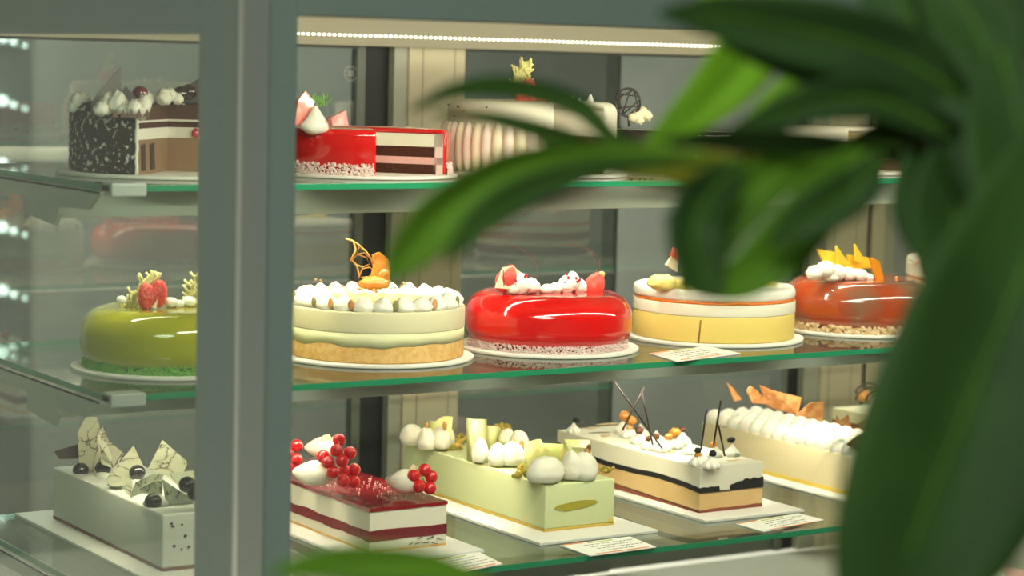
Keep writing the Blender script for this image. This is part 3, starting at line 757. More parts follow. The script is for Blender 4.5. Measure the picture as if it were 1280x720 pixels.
slab(g, 'black_layer', BLACKC, x0 - .0004, x1 + .0004, y0 - .0012, y1, zb + .0275, zb + .0335, bub, lambda x, y: band(x, y) if y > y0 + .004 else 0, nx=60)
slab(g, 'white_layer', MOUSSE_W, x0, x1, y0, y1, zb + .031, zb + .0625, None, lambda x, y: band(x, y) if y > y0 + .004 else -.0035)
h = zb + .0625
for (a, b2) in (((768, 477, .17), (828, 561, .15)), ((805, 484, .16), (778, 538, .16)), ((802, 490, .15), (816, 556, .15)), ((883, 513, .055), (876, 562, .055)), ((901, 501, .06), (892, 556, .06)), ((898, 532, .05), (906, 570, .05))):
    stick(g, a, b2, r=.0014)
RO = [(717, 541, .0095), (778, 541, .0115), (786, 547, .012), (799, 555, .012), (813, 562, .013), (828, 565, .011), (843, 561, .012), (852, 556, .013), (862, 568, .011), (873, 582, .0118), (889, 585, .0112), (893, 571, .011), (915, 570, .0105), (800, 546, .012), (820, 552, .010)]
ROY = []
for (px, py, r) in RO:
    p = on(px, py, 2, h); ROY.append(p.y); link('cream_rosette', star(B(), (p.x, p.y, h - .001), r, r * 1.75), WHITE, g, True)
for (px, py, k, m, r) in ((720, 525, 0, BLACKC, .0055), (914, 550, 12, BLACKC, .0055), (872, 563, 9, BLACKC, .005), (891, 567, 10, BLACKC, .0055), (781, 520, 1, CARAMEL, .0095), (789, 526, 2, CARAMEL, .0085), (799, 538, 3, DARKBROWN, .007), (820, 546, 4, DARKBROWN, .006), (844, 541, 6, CARAMEL, .0085), (836, 546, 5, CARAMEL, .006), (853, 537, 7, DARKBROWN, .005), (873, 569, 9, CARAMEL, .0055), (892, 556, 11, CARAMEL, .005), (811, 549, 4, DARKBROWN, .005), (787, 536, 2, CARAMEL, .006)):
    dot(g, 'nut_piece', m, px, py, ROY[k], r, (1, .9, .8), .35, 12, 120)
sw = mat('caramel_swirl', S(222, 190, 140), .4); swd = mat('dark_swirl', S(84, 64, 52), .4)
for (px, py, a, c2, ang, m) in ((739, 535, .014, .006, .4, sw), (757, 544, .016, .007, .8, sw), (838, 565, .015, .007, .6, sw), (750, 541, .02, .0018, -.2, swd), (760, 530, .022, .0035, -.1, sw), (917, 575, .013, .006, .2, sw), (729, 529, .010, .002, 1.2, swd), (905, 567, .010, .004, 1, sw)):
    p = on(px, py, 2, h)
    link('sauce_swirl', ball(B(), (p.x, p.y, h), 1, (a, c2, .0012), .1, 16, rot=ang), m, g, True)
# -- peach loaf with piped cream
x0, x1, y0, y1 = 1.166, 1.276, .046, .392
g = empty('loaf_cake', ((x0 + x1) / 2, y0, ZB), 'cream coloured loaf cake with thick piped top and amber caramel shards', 'cake', LOAF)
loaf_board(g, 1.142, 1.305, .008, .41)
slab(g, 'yellow_base', mat('yellow_base2', S(238, 204, 96), .6), x0 - .0004, x1 + .0004, y0 - .0004, y1, zb, zb + .006, lambda x, y: .001 * nz(x, y, 40, 3))
link('vanilla_mousse_body', box(B(), x0, x1, y0, y1, zb + .005, zb + .057, .0016), PEACH, g, True)
h = zb + .057
for c_ in range(4):
    for i in range(13):
        yy = y0 + .012 + i * .0267
        xx = x0 + .014 + c_ * .0275
        link('piped_cream', ball(B(), (xx, yy, h + .0035), .0145, (1.0, 1.0, 1.15), .06, 18), WHITE, g, True)
for i, t in enumerate([
    [(908, 478, .27), (915, 484, .27), (927, 499, .27), (918, 502, .27)],
    [(933, 488, .24), (938, 482, .24), (946, 488, .24), (962, 505, .24), (940, 504, .24)],
    [(949, 481, .22), (966, 488, .21), (1002, 497, .19), (997, 518, .19), (975, 514, .21), (959, 508, .22)],
    [(994, 519, .15), (1005, 510, .15), (1014, 503, .145), (1029, 502, .14), (1028, 528, .14), (1017, 523, .145)],
    [(1044, 529, .09), (1046, 519, .09), (1050, 526, .09), (1060, 518, .085), (1064, 534, .085)],
    [(1058, 556, .04), (1070, 546, .04), (1083, 540, .04), (1087, 562, .04), (1075, 563, .04)],
    [(1072, 530, .07), (1085, 524, .07), (1084, 539, .07)]]):
    shard(g, 'caramel_shard', mat('amber_caramel', S(196, 124, 70), .3, .5, coat=.5, bump=1, bscale=150, col2=S(224, 160, 104), cscale=90) if i != 5 else DARKBROWN, t, .002)
b = B()
tube(b, [Vector((x0 + .01, y0 - .001, zb + .034)), Vector((x0 + .013, y0 - .001, zb + .02)), Vector((x0 + .02, y0 - .001, zb + .012))], .0014, 6)
link('chocolate_scratch', b, DARKBROWN, g, True)
# -- brown layered loaf at the far end
x0, x1, y0, y1 = 1.432, 1.542, .046, .392
g = empty('loaf_cake', ((x0 + x1) / 2, y0, ZB), 'brown and cream layered loaf cake with dark chocolate loops, half behind the leaf', 'cake', LOAF)
loaf_board(g, 1.408, 1.57, .008, .41)
for a, c2, m, nm in ((0, .006, DARKBROWN, 'sponge_layer'), (.006, .016, PEACH, 'cream_layer'), (.016, .022, DARKBROWN, 'sponge_layer'), (.022, .03, YELLOWM, 'cream_layer'), (.03, .044, mat('brown_sponge', (0, 0, 0)), 'sponge_layer'), (.044, .062, CREAMY, 'cream_layer')):
    slab(g, nm, m, x0 - .0005 * (m is CREAMY), x1, y0, y1, zb + a, zb + c2)
dot(g, 'candied_orange', mat('orange_fruit', S(236, 160, 80), .3, coat=.4), 1081, 494, .31, .012, (1, .8, 1), .3)
for (cpx, cpy, rr, yy) in ((1089, 500, 19, .30), (1100, 502, 17, .28), (1086, 492, 16, .33)):
    pts = [W(cpx + rr * cos(a), cpy - rr * .8 * sin(a), yy) for a in [pi * k / 14 for k in range(15)]]
    link('chocolate_loop', tube(B(), pts, .0018, 8), DARK, g, True)
dot(g, 'cream_dollop', WHITE, 1098, 503, .27, .012, (1, 1, .8), .1)
dot(g, 'cream_dollop', WHITE, 1122, 496, .24, .014, (.8, .8, 1.2), .1)
shard(g, 'caramel_shard', MATS['amber_caramel'], [(1108, 500, .27), (1118, 482, .26), (1136, 473, .25), (1146, 478, .24), (1128, 486, .25), (1120, 502, .26)], .002)
stick(g, (1082, 440, .37), (1081, 494, .36), r=.0014)

# ================================================================== TOP SHELF
TOP = 'round cakes on the uppermost shelf'
z0 = ZT + .0045
def layers(root, cx, cy, R, a0, a1, L, n=72):
    """L: (z from, z to, material, name, radius shrink): cut sector layers"""
    for (ha, hb, m, nm, sh) in L:
        link(nm, lathe(B(), [(0, 0), (R - sh, 0), (R - sh, hb - ha), (0, hb - ha)], cx, cy, z0 + ha, n, a0, a1), m, root)
# -- black forest cake, cut
cx, cy, R = .162, .172, .118
g = empty('chocolate_cake', (cx, cy, ZT), 'dark chocolate shaving covered cake with a wedge cut out, cream and cherries on top', 'cake', TOP)
card_round(g, cx, cy, ZT, .134)
A0, A1 = radians(-40), radians(-132.5 + 360)
L = [(0, .0405, mat('mocha_mousse', S(150, 116, 84), .5, bump=.2), 'mousse_layer', .004), (.0405, .0535, WHITE, 'cream_layer', .004), (.0535, .0605, CHOC_SPONGE, 'sponge_layer', .004), (.0605, .063, WHITE, 'cream_layer', .004), (.063, .081, mat('dark_mousse', S(86, 52, 36), .5), 'chocolate_layer', .004)]
layers(g, cx, cy, R, A0, A1, L)
def rough(a, r, h): return (r * (1 + .014 * noise.noise(Vector((cos(a) * 22, sin(a) * 22, h * 180)))), h)
prof = [(R - .005, 0)] + [(R, .002 + .0745 * k / 24) for k in range(25)] + [(R - .004, .082), (R * .8, .083), (0, .0825), (0, .0805), (R - .005, .0805)]
link('shaving_coat', lathe(B(), prof + [(R - .005, 0)], cx, cy, z0, 160, A0, A1, wob=lambda a, r, h: rough(a, r, h) if r > R - .001 else (r, h)), SHAVED, g)
b = B()
for s_ in (A1,):
    e = Vector((cx + (R - .002) * cos(s_), cy + (R - .002) * sin(s_), z0 + .0))
    tube(b, [e + Vector((.0005, -.0008, .0)) + Vector((0, 0, .0795 * k / 10)) + Vector((.0006 * sin(k * 2), 0, 0)) for k in range(11)], .0022, 8)
link('cream_edge', b, WHITE, g, True)
for (px, py, y, r, sc) in ((96, 127, .17, .0075, (1, 1, 1.2)), (104, 124, .17, .007, (1.2, 1, 1)), (91, 134, .17, .006, (1, 1, 1)), (135, 130, .10, .0105, (1.0, 1, 1.1)), (147, 129, .09, .011, (1, 1, 1.1)), (126, 137, .09, .009, (1, 1, .8)), (157, 136, .08, .0095, (1, 1, .8)), (168, 136, .07, .010, (1, 1, .9)), (180, 131, .07, .0085, (1, 1, 1.2)), (176, 142, .065, .007, (1, 1, 1)), (205, 122, .12, .009, (1.1, 1, 1)), (213, 119, .14, .007, (1, 1, 1)), (185, 124, .13, .007, (1, 1, 1)), (222, 124, .14, .007, (1, 1, .9))):
    dot(g, 'cream_dollop', WHITE, px, py, y, r, sc, .35, 20, 150, .2)
for (px, py, y) in ((177, 118, .12), (186, 120, .12)): pass
CH = mat('cherry_red_dark', S(110, 16, 34), .15, .5, coat=1)
dot(g, 'cherry', CH, 175, 116, .12, .0095, (1, 1, .9)); dot(g, 'cherry', mat('cherry_dark', S(50, 20, 30), .15, .5, coat=1), 226, 117, .15, .0095); dot(g, 'cherry', mat('cherry_dark', S(50, 20, 30)), 236, 115, .15, .010)
shard(g, 'chocolate_sheet', mat('grey_chocolate_sheet', S(96, 92, 88), .4), [(113, 146, .13), (116, 126, .13), (126, 112, .13), (151, 84, .13), (152, 120, .13), (150, 140, .13)], .0018)
shard(g, 'chocolate_sheet', mat('dark_sheet', S(40, 36, 34), .5), [(150, 122, .115), (157, 108, .115), (170, 122, .115), (160, 132, .115)], .002)
shard(g, 'chocolate_sheet', mat('dark_sheet', (0, 0, 0)), [(216, 128, .16), (226, 112, .16), (249, 98, .16), (262, 96, .16), (262, 128, .16)], .0022)
random.seed(11)
for i in range(5):
    px = 140 + i * 10; shard(g, 'chocolate_flake', DARKBROWN, [(px, 146, .055), (px + 4, 136, .055), (px + 8, 147, .055)], .0012)
for i, a in enumerate((.010, .019, .0285)):
    pass
dd = Vector((cos(A1), sin(A1), 0)); nn = Vector((-sin(A1), cos(A1), 0)) * -1
for t_, wd in ((.060, .009), (.092, .008)):
    c = Vector((cx, cy, z0)) + dd * t_ + Vector((.0008, -.0002, 0))
    link('chocolate_drip', plate(B(), [c - dd * wd + Vector((0, 0, .004)), c + dd * wd * .6 + Vector((0, 0, .004)), c + dd * wd + Vector((0, 0, .034)), c - dd * wd * .6 + Vector((0, 0, .036))], .0012), DARK, g)
e0 = Vector((cos(A0), sin(A0), 0)); n0 = Vector((cos(A0 - pi / 2), sin(A0 - pi / 2), 0))
link('cherry_filling', ball(B(), Vector((cx, cy, z0 + .047)) + e0 * .036 + n0 * .001, .0062, (1, .5, .9), .3, 14), mat('cherry_red', S(190, 30, 44), .2, coat=.6), g, True)

# -- red glazed cake, cut
cx, cy, R = .413, .125, .105
g = empty('mousse_cake', (cx, cy, ZT), 'red glazed cake cut open to show chocolate sponge layers and white cream', 'cake', TOP)
card_round(g, cx, cy, ZT, .115)
A0, A1 = radians(-50), radians(-113 + 360)
L = [(0, .012, CHOC_SPONGE, 'sponge_layer', .012), (.012, .021, PINKM, 'pink_cream_layer', .004), (.021, .034, CHOC_SPONGE, 'sponge_layer', .014), (.034, .0505, MOUSSE_W, 'cream_layer', .004)]
layers(g, cx, cy, R, A0, A1, L)
link('cream_coat', lathe(B(), [(R - .015, 0), (R - .003, 0), (R - .003, .0505), (R - .015, .0505), (R - .015, 0)], cx, cy, z0, 72, A0, A1), mat('pink_white_mousse', S(238, 206, 196), .5), g)
p2 = [(R - .0035, .0), (R, .004), (R, .048)] + [(R - .008 + .008 * cos(pi / 2 * k / 8), .048 + .008 * sin(pi / 2 * k / 8)) for k in range(1, 9)] + [(0, .056), (0, .0500), (R - .006, .0500), (R - .0035, .046), (R - .0035, 0)]
link('red_glaze', lathe(B(), p2, cx, cy, z0, 160, A0, A1), RED_GLAZE, g, True)
def cr(i):
    a = random.uniform(A0 + .02, A1 - .02); t = random.random() ** 1.3
    return Vector((cx + (R + .0012 + .002 * (1 - t)) * cos(a), cy + (R + .0012 + .002 * (1 - t)) * sin(a), z0 + t * .014))
o = link('coconut_ring', crumbs(B(), cr, 2000, .0011, .0022), COCONUT, g); o['kind'] = 'stuff'
p = W(394, 157, .075); link('cream_dollop', ball(B(), (p.x, p.y, z0 + .060), .0165, (1.15, 1, .7), .08, 24, tip=1.1), WHITE, g, True)
shard(g, 'watermelon_wedge', mat('melon_pink', S(226, 120, 110), .35, coat=.4, col2=S(240, 190, 160), cscale=50), [(366, 157, .085), (371, 126, .09), (380, 114, .09), (391, 128, .088), (384, 157, .085)], .010)
shard(g, 'watermelon_wedge', mat('melon_pink2', S(214, 110, 112), .35, coat=.4, col2=S(236, 170, 160), cscale=60), [(413, 157, .06), (412, 147, .06), (430, 138, .062), (433, 157, .06)], .010)
random.seed(3)
b = B()
for i in range(26):
    p = W(random.gauss(400, 5), random.uniform(122, 134), .085); tube(b, [p, p + Vector((random.uniform(-.004, .004), 0, random.uniform(.003, .008)))], .0007, 5)
link('herb_sprig', b, HERB, g)
# -- white cake wrapped in sponge fingers
cx, cy, R = .668, .135, .112
g = empty('charlotte_cake', (cx, cy, ZT), 'tall white frosted cake ringed with pale pink sponge fingers and topped with strawberry', 'cake', TOP)
card_round(g, cx, cy, ZT, .128)
A0, A1 = radians(-62), radians(-109 + 360)
layers(g, cx, cy, R, A0, A1, [(0, .018, DARKBROWN, 'sponge_layer', .006), (.018, .030, mat('grey_cream', S(206, 196, 176), .5), 'cream_layer', .006), (.030, .048, DARKBROWN, 'sponge_layer', .006), (.048, .082, MOUSSE_W, 'cream_layer', .006)])
p3 = [(R - .006, 0), (R, 0), (R, .078)] + [(R - .014 + .014 * cos(pi / 2 * k / 8), .078 + .014 * sin(pi / 2 * k / 8)) for k in range(1, 9)] + [(R * .5, .093), (0, .093), (0, .082), (R - .006, .082), (R - .006, 0)]
link('white_frosting', lathe(B(), p3, cx, cy, z0, 120, A0, A1), MOUSSE_W, g, True)
nf = 30
for i in range(nf):
    a = radians(-112) - (i + .4) * 2 * pi * .118 / 5.6 * 1.0
    x, y = cx + (R + .0035) * cos(a), cy + (R + .0035) * sin(a)
    if a < radians(-112) - 3.6: break
    link('sponge_finger', ball(B(), (x, y, z0 + .032), .0066, (1.3, 1.3, 4.9), 0, 14), PINKB if i % 2 else BEIGEB, g, True)
for (px, py, r) in ((716, 126, .0035), (724, 127, .0028), (738, 126, .0045), (705, 127, .003)):
    dot(g, 'cream_peak', WHITE, px, py, .10, r, (1, 1, 1.2), .1, 12, 60, .6)
random.seed(9)
for i in range(16):
    a = radians(random.uniform(-250, -115)); zz = random.uniform(.062, .085)
    link('pistachio_speck', crumbs(B(), lambda k: Vector((cx + (R + .0008) * cos(a), cy + (R + .0008) * sin(a), z0 + zz)), 1, .0012, .0022), HERB if i % 2 else DARK, g)
coral(g, 'coral_decoration', CORAL, *W(647, 108, .11)[:2], W(647, 108, .11).z, .032, .026, 8)
shard(g, 'strawberry_piece', BERRY, [(655, 101, .1), (664, 98, .1), (671, 110, .1), (660, 112, .1)], .006)
strawberry(652, 120, .10, .010, .2, BERRY); strawberry(665, 124, .098, .009, -.3, BERRY); dot(g, 'strawberry_piece', BERRY, 677, 127, .09, .008, (1, .8, .9), .2)
# -- dark cake with lattice disc
cx, cy, R = .935, .15, .112
g = empty('chocolate_cake', (cx, cy, ZT), 'glossy dark chocolate cake with round lattice disc, white blossom cream and hazelnuts', 'cake', TOP)
card_round(g, cx, cy, ZT, .128)
link('dark_glaze', lathe(B(), disc_prof(R, .055, .006, 5), cx, cy, z0, 128), mat('black_glaze', S(40, 36, 34), .12, .5, coat=1), g, True)
o = base_ring(g, 'crumb_ring', NUTCRUMB, cx, cy, z0, R, 500, .006, .0018, .003)
b = B(); yc = .08; c = W(785, 128, yc)
ring = [c + Vector((.0165 * cos(2 * pi * k / 28) * .84, -.0165 * .54 * cos(2 * pi * k / 28), .0185 * sin(2 * pi * k / 28))) for k in range(29)]
tube(b, ring, .0015, 8, False)
random.seed(2)
for i in range(15):
    u, v = random.sample(range(28), 2); tube(b, [ring[u], (ring[u] + ring[v]) / 2 + Vector((0, .0005, 0)), ring[v]], .0011, 6)
tube(b, [c + Vector((.002, 0, -.018)), c + Vector((.003, 0, -.032))], .0018, 6)
link('lattice_disc', b, mat('lattice_chocolate', S(58, 50, 48), .4), g, True)
for (px, py, r) in ((791, 147, .006), (797, 145, .0075), (803, 141, .0085), (809, 145, .007), (799, 150, .0065)):
    dot(g, 'cream_blossom', mat('ivory_blossom', S(236, 226, 190), .5), px, py, .075, r, (1, 1, .9), .45, 20, 160)
for (px, py) in ((852, 210), (860, 207), (867, 209), (873, 211), (881, 208), (858, 213), (870, 199), (880, 204), (889, 210), (864, 203)):
    dot(g, 'hazelnut', HAZEL, px, py, .022, .0050, (1, 1, 1.0), .1, 14)
# -- white and brown cake further along
cx, cy, R = 1.205, .15, .112
g = empty('layer_cake', (cx, cy, ZT), 'white cake with cut dark brown layer glimpsed through the leaves', 'cake', TOP)
card_round(g, cx, cy, ZT, .128)
A0, A1 = radians(-54), radians(-121 + 360)
layers(g, cx, cy, R, A0, A1, [(0, .016, DARKBROWN, 'sponge_layer', .006), (.016, .052, mat('olive_cream_layer', S(206, 190, 140), .5), 'cream_layer', .006)])
link('white_frosting', lathe(B(), [(R - .006, 0), (R, 0), (R, .056), (R - .004, .060), (0, .060), (0, .052), (R - .006, .052), (R - .006, 0)], cx, cy, z0, 100, A0, A1), MOUSSE_W, g, True)

# ================================================================== lower deck: pink tipped dessert
c = W(1235, 716, .0)
g = empty('cream_dessert', (c.x, c.y, -.5), 'pink and pale green cake tip peeking from behind the leaf at the lower edge', 'cake')
zc = -.4995
card_round(g, c.x, c.y, zc - .0005, .12)
link('cake_body', lathe(B(), disc_prof(.10, c.z - .008 - zc - .004, .01, 5), c.x, c.y, zc + .004, 64), PINKM, g, True)
dot(g, 'pink_petal', mat('pink_petal', S(240, 190, 180), .4, col2=S(246, 230, 190), cscale=60), 1230, 716, 0, .012, (.7, .6, 1.4), .1, 16, 60, .5)
dot(g, 'cream_dollop', WHITE, 1243, 720, 0, .013, (1.2, 1, .8), .2); dot(g, 'green_dollop', mat('mint_cream', S(150, 196, 150), .5), 1205, 722, 0, .014, (1.2, 1, .8), .2)

# ================================================================== name cards
def name_card(pts, z, label, rnd):
    P = [on(x, y, 2, z + .0012) for x, y in pts]
    o = empty('name_card', P[0], label, 'card', 'small cake name cards lying on the shelves')
    link('paper', plate(B(), P, .0012), CARD, o)
    up = Vector((0, 0, .0008))
    b = B(); U = (P[1] - P[0]); V = (P[3] - P[0])
    rr = random.Random(rnd)
    for row in range(4):
        v = .25 + row * .17; u = .22 + rr.random() * .1; end = .70 + rr.random() * .2
        while u < end:
            L_ = rr.uniform(.03, .09); q = P[0] + U * u + V * v + up
            tube(b, [q, q + U * L_ * .5 + V * .02, q + U * L_], .00045, 4); u += L_ + .02
    link('handwriting', b, INK, o)
    b = B(); tube(b, [P[0] + U * .02 + V * .05 + up, P[0] + U * .3 + V * .05 + up], .0011, 5)
    tube(b, [P[3] + U * .1 - V * .05 + up, P[3] + U * .85 - V * .05 + up], .0009, 5); link('orange_border', b, ORANGE_INK, o)
    b = B(); tube(b, [P[0] + U * .35 + V * .12 + up, P[0] + U * .7 + V * .10 + up], .0010, 5); link('green_print', b, GREEN_INK, o)
    return o
name_card([(700, 682), (787, 671), (820, 684), (738, 695)], ZB, 'white card with orange edge in front of the pale green loaf cake', 1)
name_card([(920, 655), (998, 642), (1030, 650), (955, 665)], ZB, 'white card with orange edge in front of the tan and white loaf cake', 2)
name_card([(535, 702), (598, 690), (628, 705), (566, 717)], ZB, 'white card with orange edge in front of the red currant loaf cake', 3)
name_card([(812, 442), (884, 433), (926, 442), (846, 452)], ZM, 'white card lying before the yellow and white round cake', 4)
name_card([(1118, 424), (1160, 419), (1186, 425), (1142, 431)], ZM, 'white card lying before the caramel brown glazed cake', 5)

# ================================================================== added bulbs standing in for light dots on the glass
lp = empty('stand_in_bulbs', (1.07, 3.47, ZF), 'added upright row of glowing cool white bulbs behind the case, standing in for light dots on the glass, at the edge of the photo', 'lamp')
q = W(2, 122, 3.44)
link('strip_backing', box(B(), q.x - .03, q.x + .09, 3.455, 3.49, ZF, 1.0, .004), mat('strip_backing_grey', S(90, 96, 92), .5), lp)
for k in range(6):
    py = 46 + k * 79
    for (dx, r) in ((3, .015), (17, .009), (31, .006)):
        p = W(dx, py + dx * .35, 3.44); link('stand_in_bulb', ball(B(), p, r, (1, 1, 1), 0, 14), BULBM, lp, True)

# ================================================================== leafy plant in front of the case
def leafmat(name, c1, c2, tr):
    m = bpy.data.materials.new(name); m.use_nodes = True; nt = m.node_tree; p = nt.nodes['Principled BSDF']
    p.inputs['Roughness'].default_value = .6; p.inputs['Specular IOR Level'].default_value = .12
    tc = nt.nodes.new('ShaderNodeTexCoord'); n = nt.nodes.new('ShaderNodeTexNoise'); n.inputs['Scale'].default_value = 9
    r = nt.nodes.new('ShaderNodeValToRGB'); r.color_ramp.elements[0].color = (*c1, 1); r.color_ramp.elements[1].color = (*c2, 1)
    r.color_ramp.elements[0].position = .35; r.color_ramp.elements[1].position = .65
    nt.links.new(tc.outputs['Object'], n.inputs['Vector']); nt.links.new(n.outputs['Fac'], r.inputs['Fac']); nt.links.new(r.outputs['Color'], p.inputs['Base Color'])
    t = nt.nodes.new('ShaderNodeBsdfTranslucent'); nt.links.new(r.outputs['Color'], t.inputs['Color'])
    mx = nt.nodes.new('ShaderNodeMixShader'); mx.inputs[0].default_value = tr
    nt.links.new(p.outputs[0], mx.inputs[1]); nt.links.new(t.outputs[0], mx.inputs[2]); nt.links.new(mx.outputs[0], nt.nodes['Material Output'].inputs['Surface'])
    return m
LD = leafmat('dark_leaf', S(30, 52, 20), S(40, 66, 24), .08)
LM = leafmat('mid_leaf', S(66, 104, 26), S(84, 124, 30), .28)  # in-between green, some backlight put into the colour
LB = leafmat('backlit_leaf', S(124, 172, 44), S(112, 160, 40), .45)  # brighter copy of the leaf green: backlight put into the colour
LY = leafmat('olive_leaf', S(128, 128, 30), S(110, 120, 30), .3)
PD = 1.05; LS = 1.22
proot = Vector(at(1420, 560, 1.12 * LS)); proot.z = ZF
plant = empty('leafy_plant', proot, 'blurred green plant with long pointed leaves hanging in front of the glass case', 'plant')
def bez(P, n):
    """smooth curve through points"""
    out = []
    Q = [P[0] * 2 - P[1]] + P + [P[-1] * 2 - P[-2]]
    seg = len(P) - 1
    for i in range(seg):
        for k in range(n):
            t = k / n; a, b_, c_, d = Q[i], Q[i + 1], Q[i + 2], Q[i + 3]
            out.append(.5 * ((2 * b_) + (c_ - a) * t + (2 * a - 5 * b_ + 4 * c_ - d) * t * t + (3 * b_ - a - 3 * c_ + d) * t ** 3))
    out.append(P[-1]); return out
def leaf(spine, wmax, m, tilt=0.0, d=PD, wpos=.45, fold=.25):
    """spine: (px, py[, distance]) from base to tip; wmax half width in metres"""
    P = [at(s[0], s[1], (s[2] if len(s) > 2 else d) * LS) for s in spine]
    C = bez(P, 8); n = len(C) - 1
    b = B(); rows = []; NW = 4
    for i, p in enumerate(C):
        t = i / n
        tg = (C[min(i + 1, n)] - C[max(i - 1, 0)]).normalized()
        view = (CAM - p).normalized()
        sd = tg.cross(view).normalized()
        nrm = sd.cross(tg).normalized()
        sd2 = (sd * cos(tilt) + nrm * sin(tilt)).normalized(); nrm2 = sd2.cross(tg).normalized()
        w_ = wmax * (sin(pi * min(1, max(0, t ** (math.log(.5) / math.log(wpos))))) ** .8) + .0007
        row = []
        for k in range(-NW, NW + 1):
            u = k / NW; row.append(b.verts.new(p + sd2 * (u * w_) + nrm2 * (abs(u) * w_ * fold + .05 * w_ * sin(9 * t + k))))
        rows.append(row)
    for i in range(n):
        for k in range(2 * NW): b.faces.new((rows[i][k], rows[i][k + 1], rows[i + 1][k + 1], rows[i + 1][k]))
    o = link('leaf', b, m, plant, True)
    md = o.modifiers.new('thick', 'SOLIDIFY'); md.thickness = .0006
    vb = B(); tube(vb, [c_ + (CAM - c_).normalized() * .0006 for c_ in C], .0011, 6, True, .0004)
    link('midrib', vb, LM if m is not LM else LB, o, True)
    return o
# pot on the floor and stems
pc = proot
link('pot', lathe(B(), [(0, 0), (.11, 0), (.14, .24), (.15, .24), (.15, .27), (.13, .27), (.125, .23), (0, .23)], pc.x, pc.y, ZF, 48), mat('terracotta_pot', S(150, 96, 70), .7), plant, True)
link('soil', lathe(B(), disc_prof(.122, .01, .002), pc.x, pc.y, ZF + .2315, 32), mat('potting_soil', S(50, 38, 30), .9, bump=1), plant)
STM = mat('green_stem', S(74, 92, 36), .5)
link('stem', tube(B(), bez([Vector((pc.x, pc.y, ZF + .23)), at(1430, 900, 1.13 * LS), at(1350, 500, 1.1 * LS), at(1270, 200, 1.08 * LS), at(1190, 110, 1.07 * LS), at(1120, 20, 1.06 * LS), at(1070, -60, 1.05 * LS)], 6), .0055, 10, True, .003), STM, plant, True)
link('stem', tube(B(), bez([at(1270, 200, 1.08 * LS), at(1180, 180, 1.06 * LS), at(1080, 185, 1.05 * LS), at(960, 200, 1.04 * LS), at(860, 205, 1.03 * LS)], 6), .0032, 8, True, .002), STM, plant, True)
K = PD * LS / F                              # metres per pixel at the plant
def Wd(px): return px * K
# large right-hand leaves
leaf([(1330, 120, 1.02), (1290, 300, 1.0), (1212, 500, .98), (1132, 700, .97), (1080, 860, .97)], Wd(125), LD, .35, wpos=.5)
leaf([(1310, 240, 1.06), (1275, 400, 1.04), (1195, 570, 1.03), (1110, 740, 1.02)], Wd(78), LD, -.3)
leaf([(1360, 200, 1.07), (1330, 340, 1.06), (1290, 480, 1.05), (1230, 640, 1.04)], Wd(70), LD, .2)
leaf([(1250, 60, 1.03), (1275, 160, 1.02), (1290, 300, 1.01), (1275, 470, 1.0)], Wd(75), LD, .3)
leaf([(1160, 60, 1.05), (1230, 150, 1.04), (1270, 280, 1.03), (1290, 420, 1.02)], Wd(60), LD, -.4)
leaf([(1100, -60, 1.06), (1190, -10, 1.05), (1260, 60, 1.04), (1330, 150, 1.03)], Wd(36), LD, .4)
leaf([(1130, -40, 1.07), (1220, 30, 1.06), (1270, 90, 1.05), (1300, 160, 1.03)], Wd(34), LD, -.2)
leaf([(1150, -60, 1.05), (1200, 0, 1.04), (1235, 70, 1.03), (1250, 160, 1.02)], Wd(52), LD, .2)
leaf([(1340, -40, 1.06), (1290, 40, 1.05), (1250, 120, 1.04), (1235, 220, 1.03)], Wd(50), LD, -.2)
leaf([(1230, 140, 1.06), (1200, 230, 1.05), (1190, 330, 1.04), (1210, 440, 1.03)], Wd(60), LD, .3)
# upper dark leaf with the tip at the left
leaf([(1235, 150, 1.04), (1150, 85, 1.03), (1040, 45, 1.02), (920, 22, 1.01), (822, 16, 1.0)], Wd(46), LD, .25, wpos=.42)
leaf([(1215, 190, 1.05), (1130, 120, 1.04), (1020, 85, 1.03), (900, 55, 1.03)], Wd(30), LD, -.2)
leaf([(1080, -70, 1.06), (1130, 10, 1.05), (1180, 90, 1.04), (1230, 170, 1.03)], Wd(48), LD, .1)
leaf([(1200, 170, 1.07), (1180, 210, 1.06), (1160, 270, 1.05), (1180, 360, 1.04)], Wd(55), LD, .2)
leaf([(1240, 150, 1.08), (1170, 170, 1.07), (1110, 175, 1.06), (1040, 190, 1.05)], Wd(36), LD, .2)
# bright leaves behind
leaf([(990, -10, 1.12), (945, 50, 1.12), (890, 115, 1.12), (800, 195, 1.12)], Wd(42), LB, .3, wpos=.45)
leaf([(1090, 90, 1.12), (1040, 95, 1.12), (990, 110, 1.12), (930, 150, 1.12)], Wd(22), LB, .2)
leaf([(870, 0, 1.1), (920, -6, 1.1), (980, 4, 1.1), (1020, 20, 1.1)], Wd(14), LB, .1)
# middle dark leaves
leaf([(1190, 170, 1.04), (1100, 125, 1.03), (1010, 130, 1.02), (900, 170, 1.01)], Wd(26), LD, .2)
leaf([(1120, 185, 1.03), (1030, 175, 1.02), (930, 170, 1.01), (820, 175, 1.0)], Wd(24), LD, .9)
leaf([(1100, 200, 1.05), (1000, 205, 1.04), (900, 215, 1.03), (800, 195, 1.02), (735, 180, 1.01)], Wd(26), LY, .5)
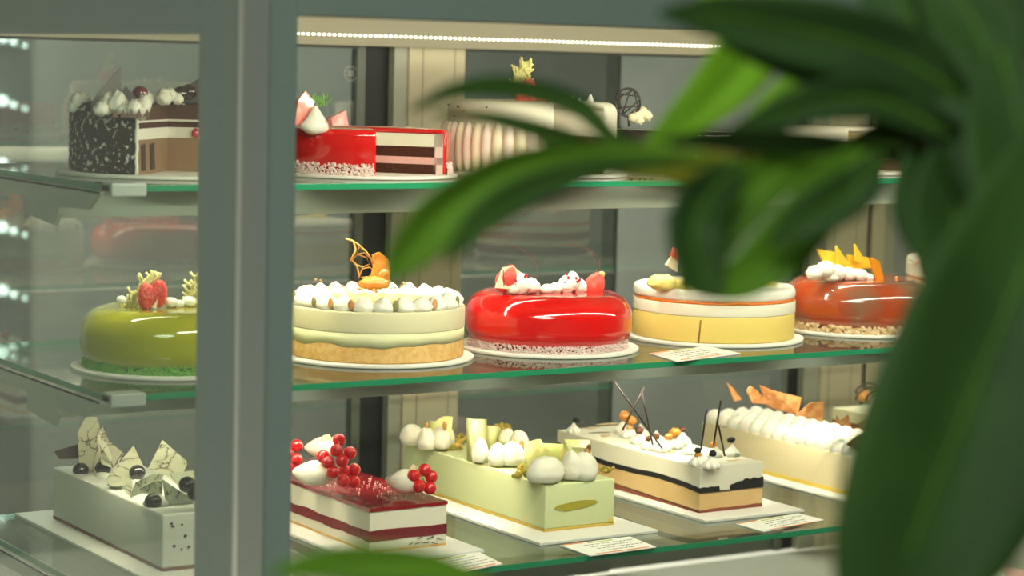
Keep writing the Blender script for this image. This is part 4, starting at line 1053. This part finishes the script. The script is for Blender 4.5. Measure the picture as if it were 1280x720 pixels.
# thin arching leaves at the left
leaf([(840, 215, 1.02), (770, 175, 1.02), (720, 130, 1.03), (640, 108, 1.04), (570, 112, 1.05), (510, 140, 1.06)], Wd(15), LD, .3, wpos=.5)
leaf([(850, 200, 1.04), (770, 195, 1.04), (700, 170, 1.05), (620, 148, 1.05), (540, 142, 1.06)], Wd(14), LD, .4, wpos=.45)
leaf([(880, 190, 1.00), (760, 188, 1.0), (650, 205, .99), (560, 255, .98), (510, 310, .98), (484, 350, .98)], Wd(32), LM, .45, wpos=.62, fold=.5)
leaf([(890, 200, .98), (760, 208, .97), (665, 236, .97), (600, 275, .96), (556, 330, .96)], Wd(19), LD, .3, wpos=.6)
leaf([(930, 200, 1.01), (850, 205, 1.01), (770, 200, 1.01), (690, 185, 1.01)], Wd(20), LY, .3)
# hanging leaves
leaf([(930, 205, 1.0), (890, 240, 1.0), (868, 290, .99), (880, 345, .99), (900, 375, .99)], Wd(38), LD, .4)
leaf([(1090, 180, 1.03), (1050, 220, 1.02), (990, 290, 1.01), (930, 345, 1.0), (862, 368, 1.0)], Wd(36), LM, .3, wpos=.5)
leaf([(1060, 190, 1.04), (980, 210, 1.03), (920, 260, 1.02), (870, 330, 1.01), (850, 370, 1.01)], Wd(30), LM, .3)
leaf([(1100, 190, 1.0), (1070, 235, 1.0), (1010, 270, .99), (960, 310, .99)], Wd(28), LD, .2)
leaf([(1000, 190, 1.05), (960, 190, 1.04), (900, 240, 1.03), (830, 275, 1.02)], Wd(22), LD, .5)
# lower leaf entering from below
leaf([(640, 745, .95), (560, 712, .95), (490, 703, .95), (410, 703, .95), (335, 716, .95)], Wd(22), LM, .4, wpos=.55)
link('stem', tube(B(), bez([Vector((pc.x, pc.y, ZF + .23)), at(1000, 1400, 1.05 * LS), at(760, 850, .98 * LS), at(640, 745, .95 * LS)], 6), .003, 8, True, .0015), STM, plant, True)

# ------------------------------------------------------------------ look
scn.view_settings.view_transform = 'Standard'; scn.view_settings.look = 'None'
scn.view_settings.exposure = 0.1; scn.view_settings.gamma = 1.0; scn.view_settings.use_curve_mapping = False
scn.cycles.max_bounces = 12; scn.cycles.transparent_max_bounces = 24; scn.cycles.glossy_bounces = 6; scn.cycles.caustics_reflective = False; scn.cycles.caustics_refractive = False
scn.cycles.sample_clamp_indirect = 4
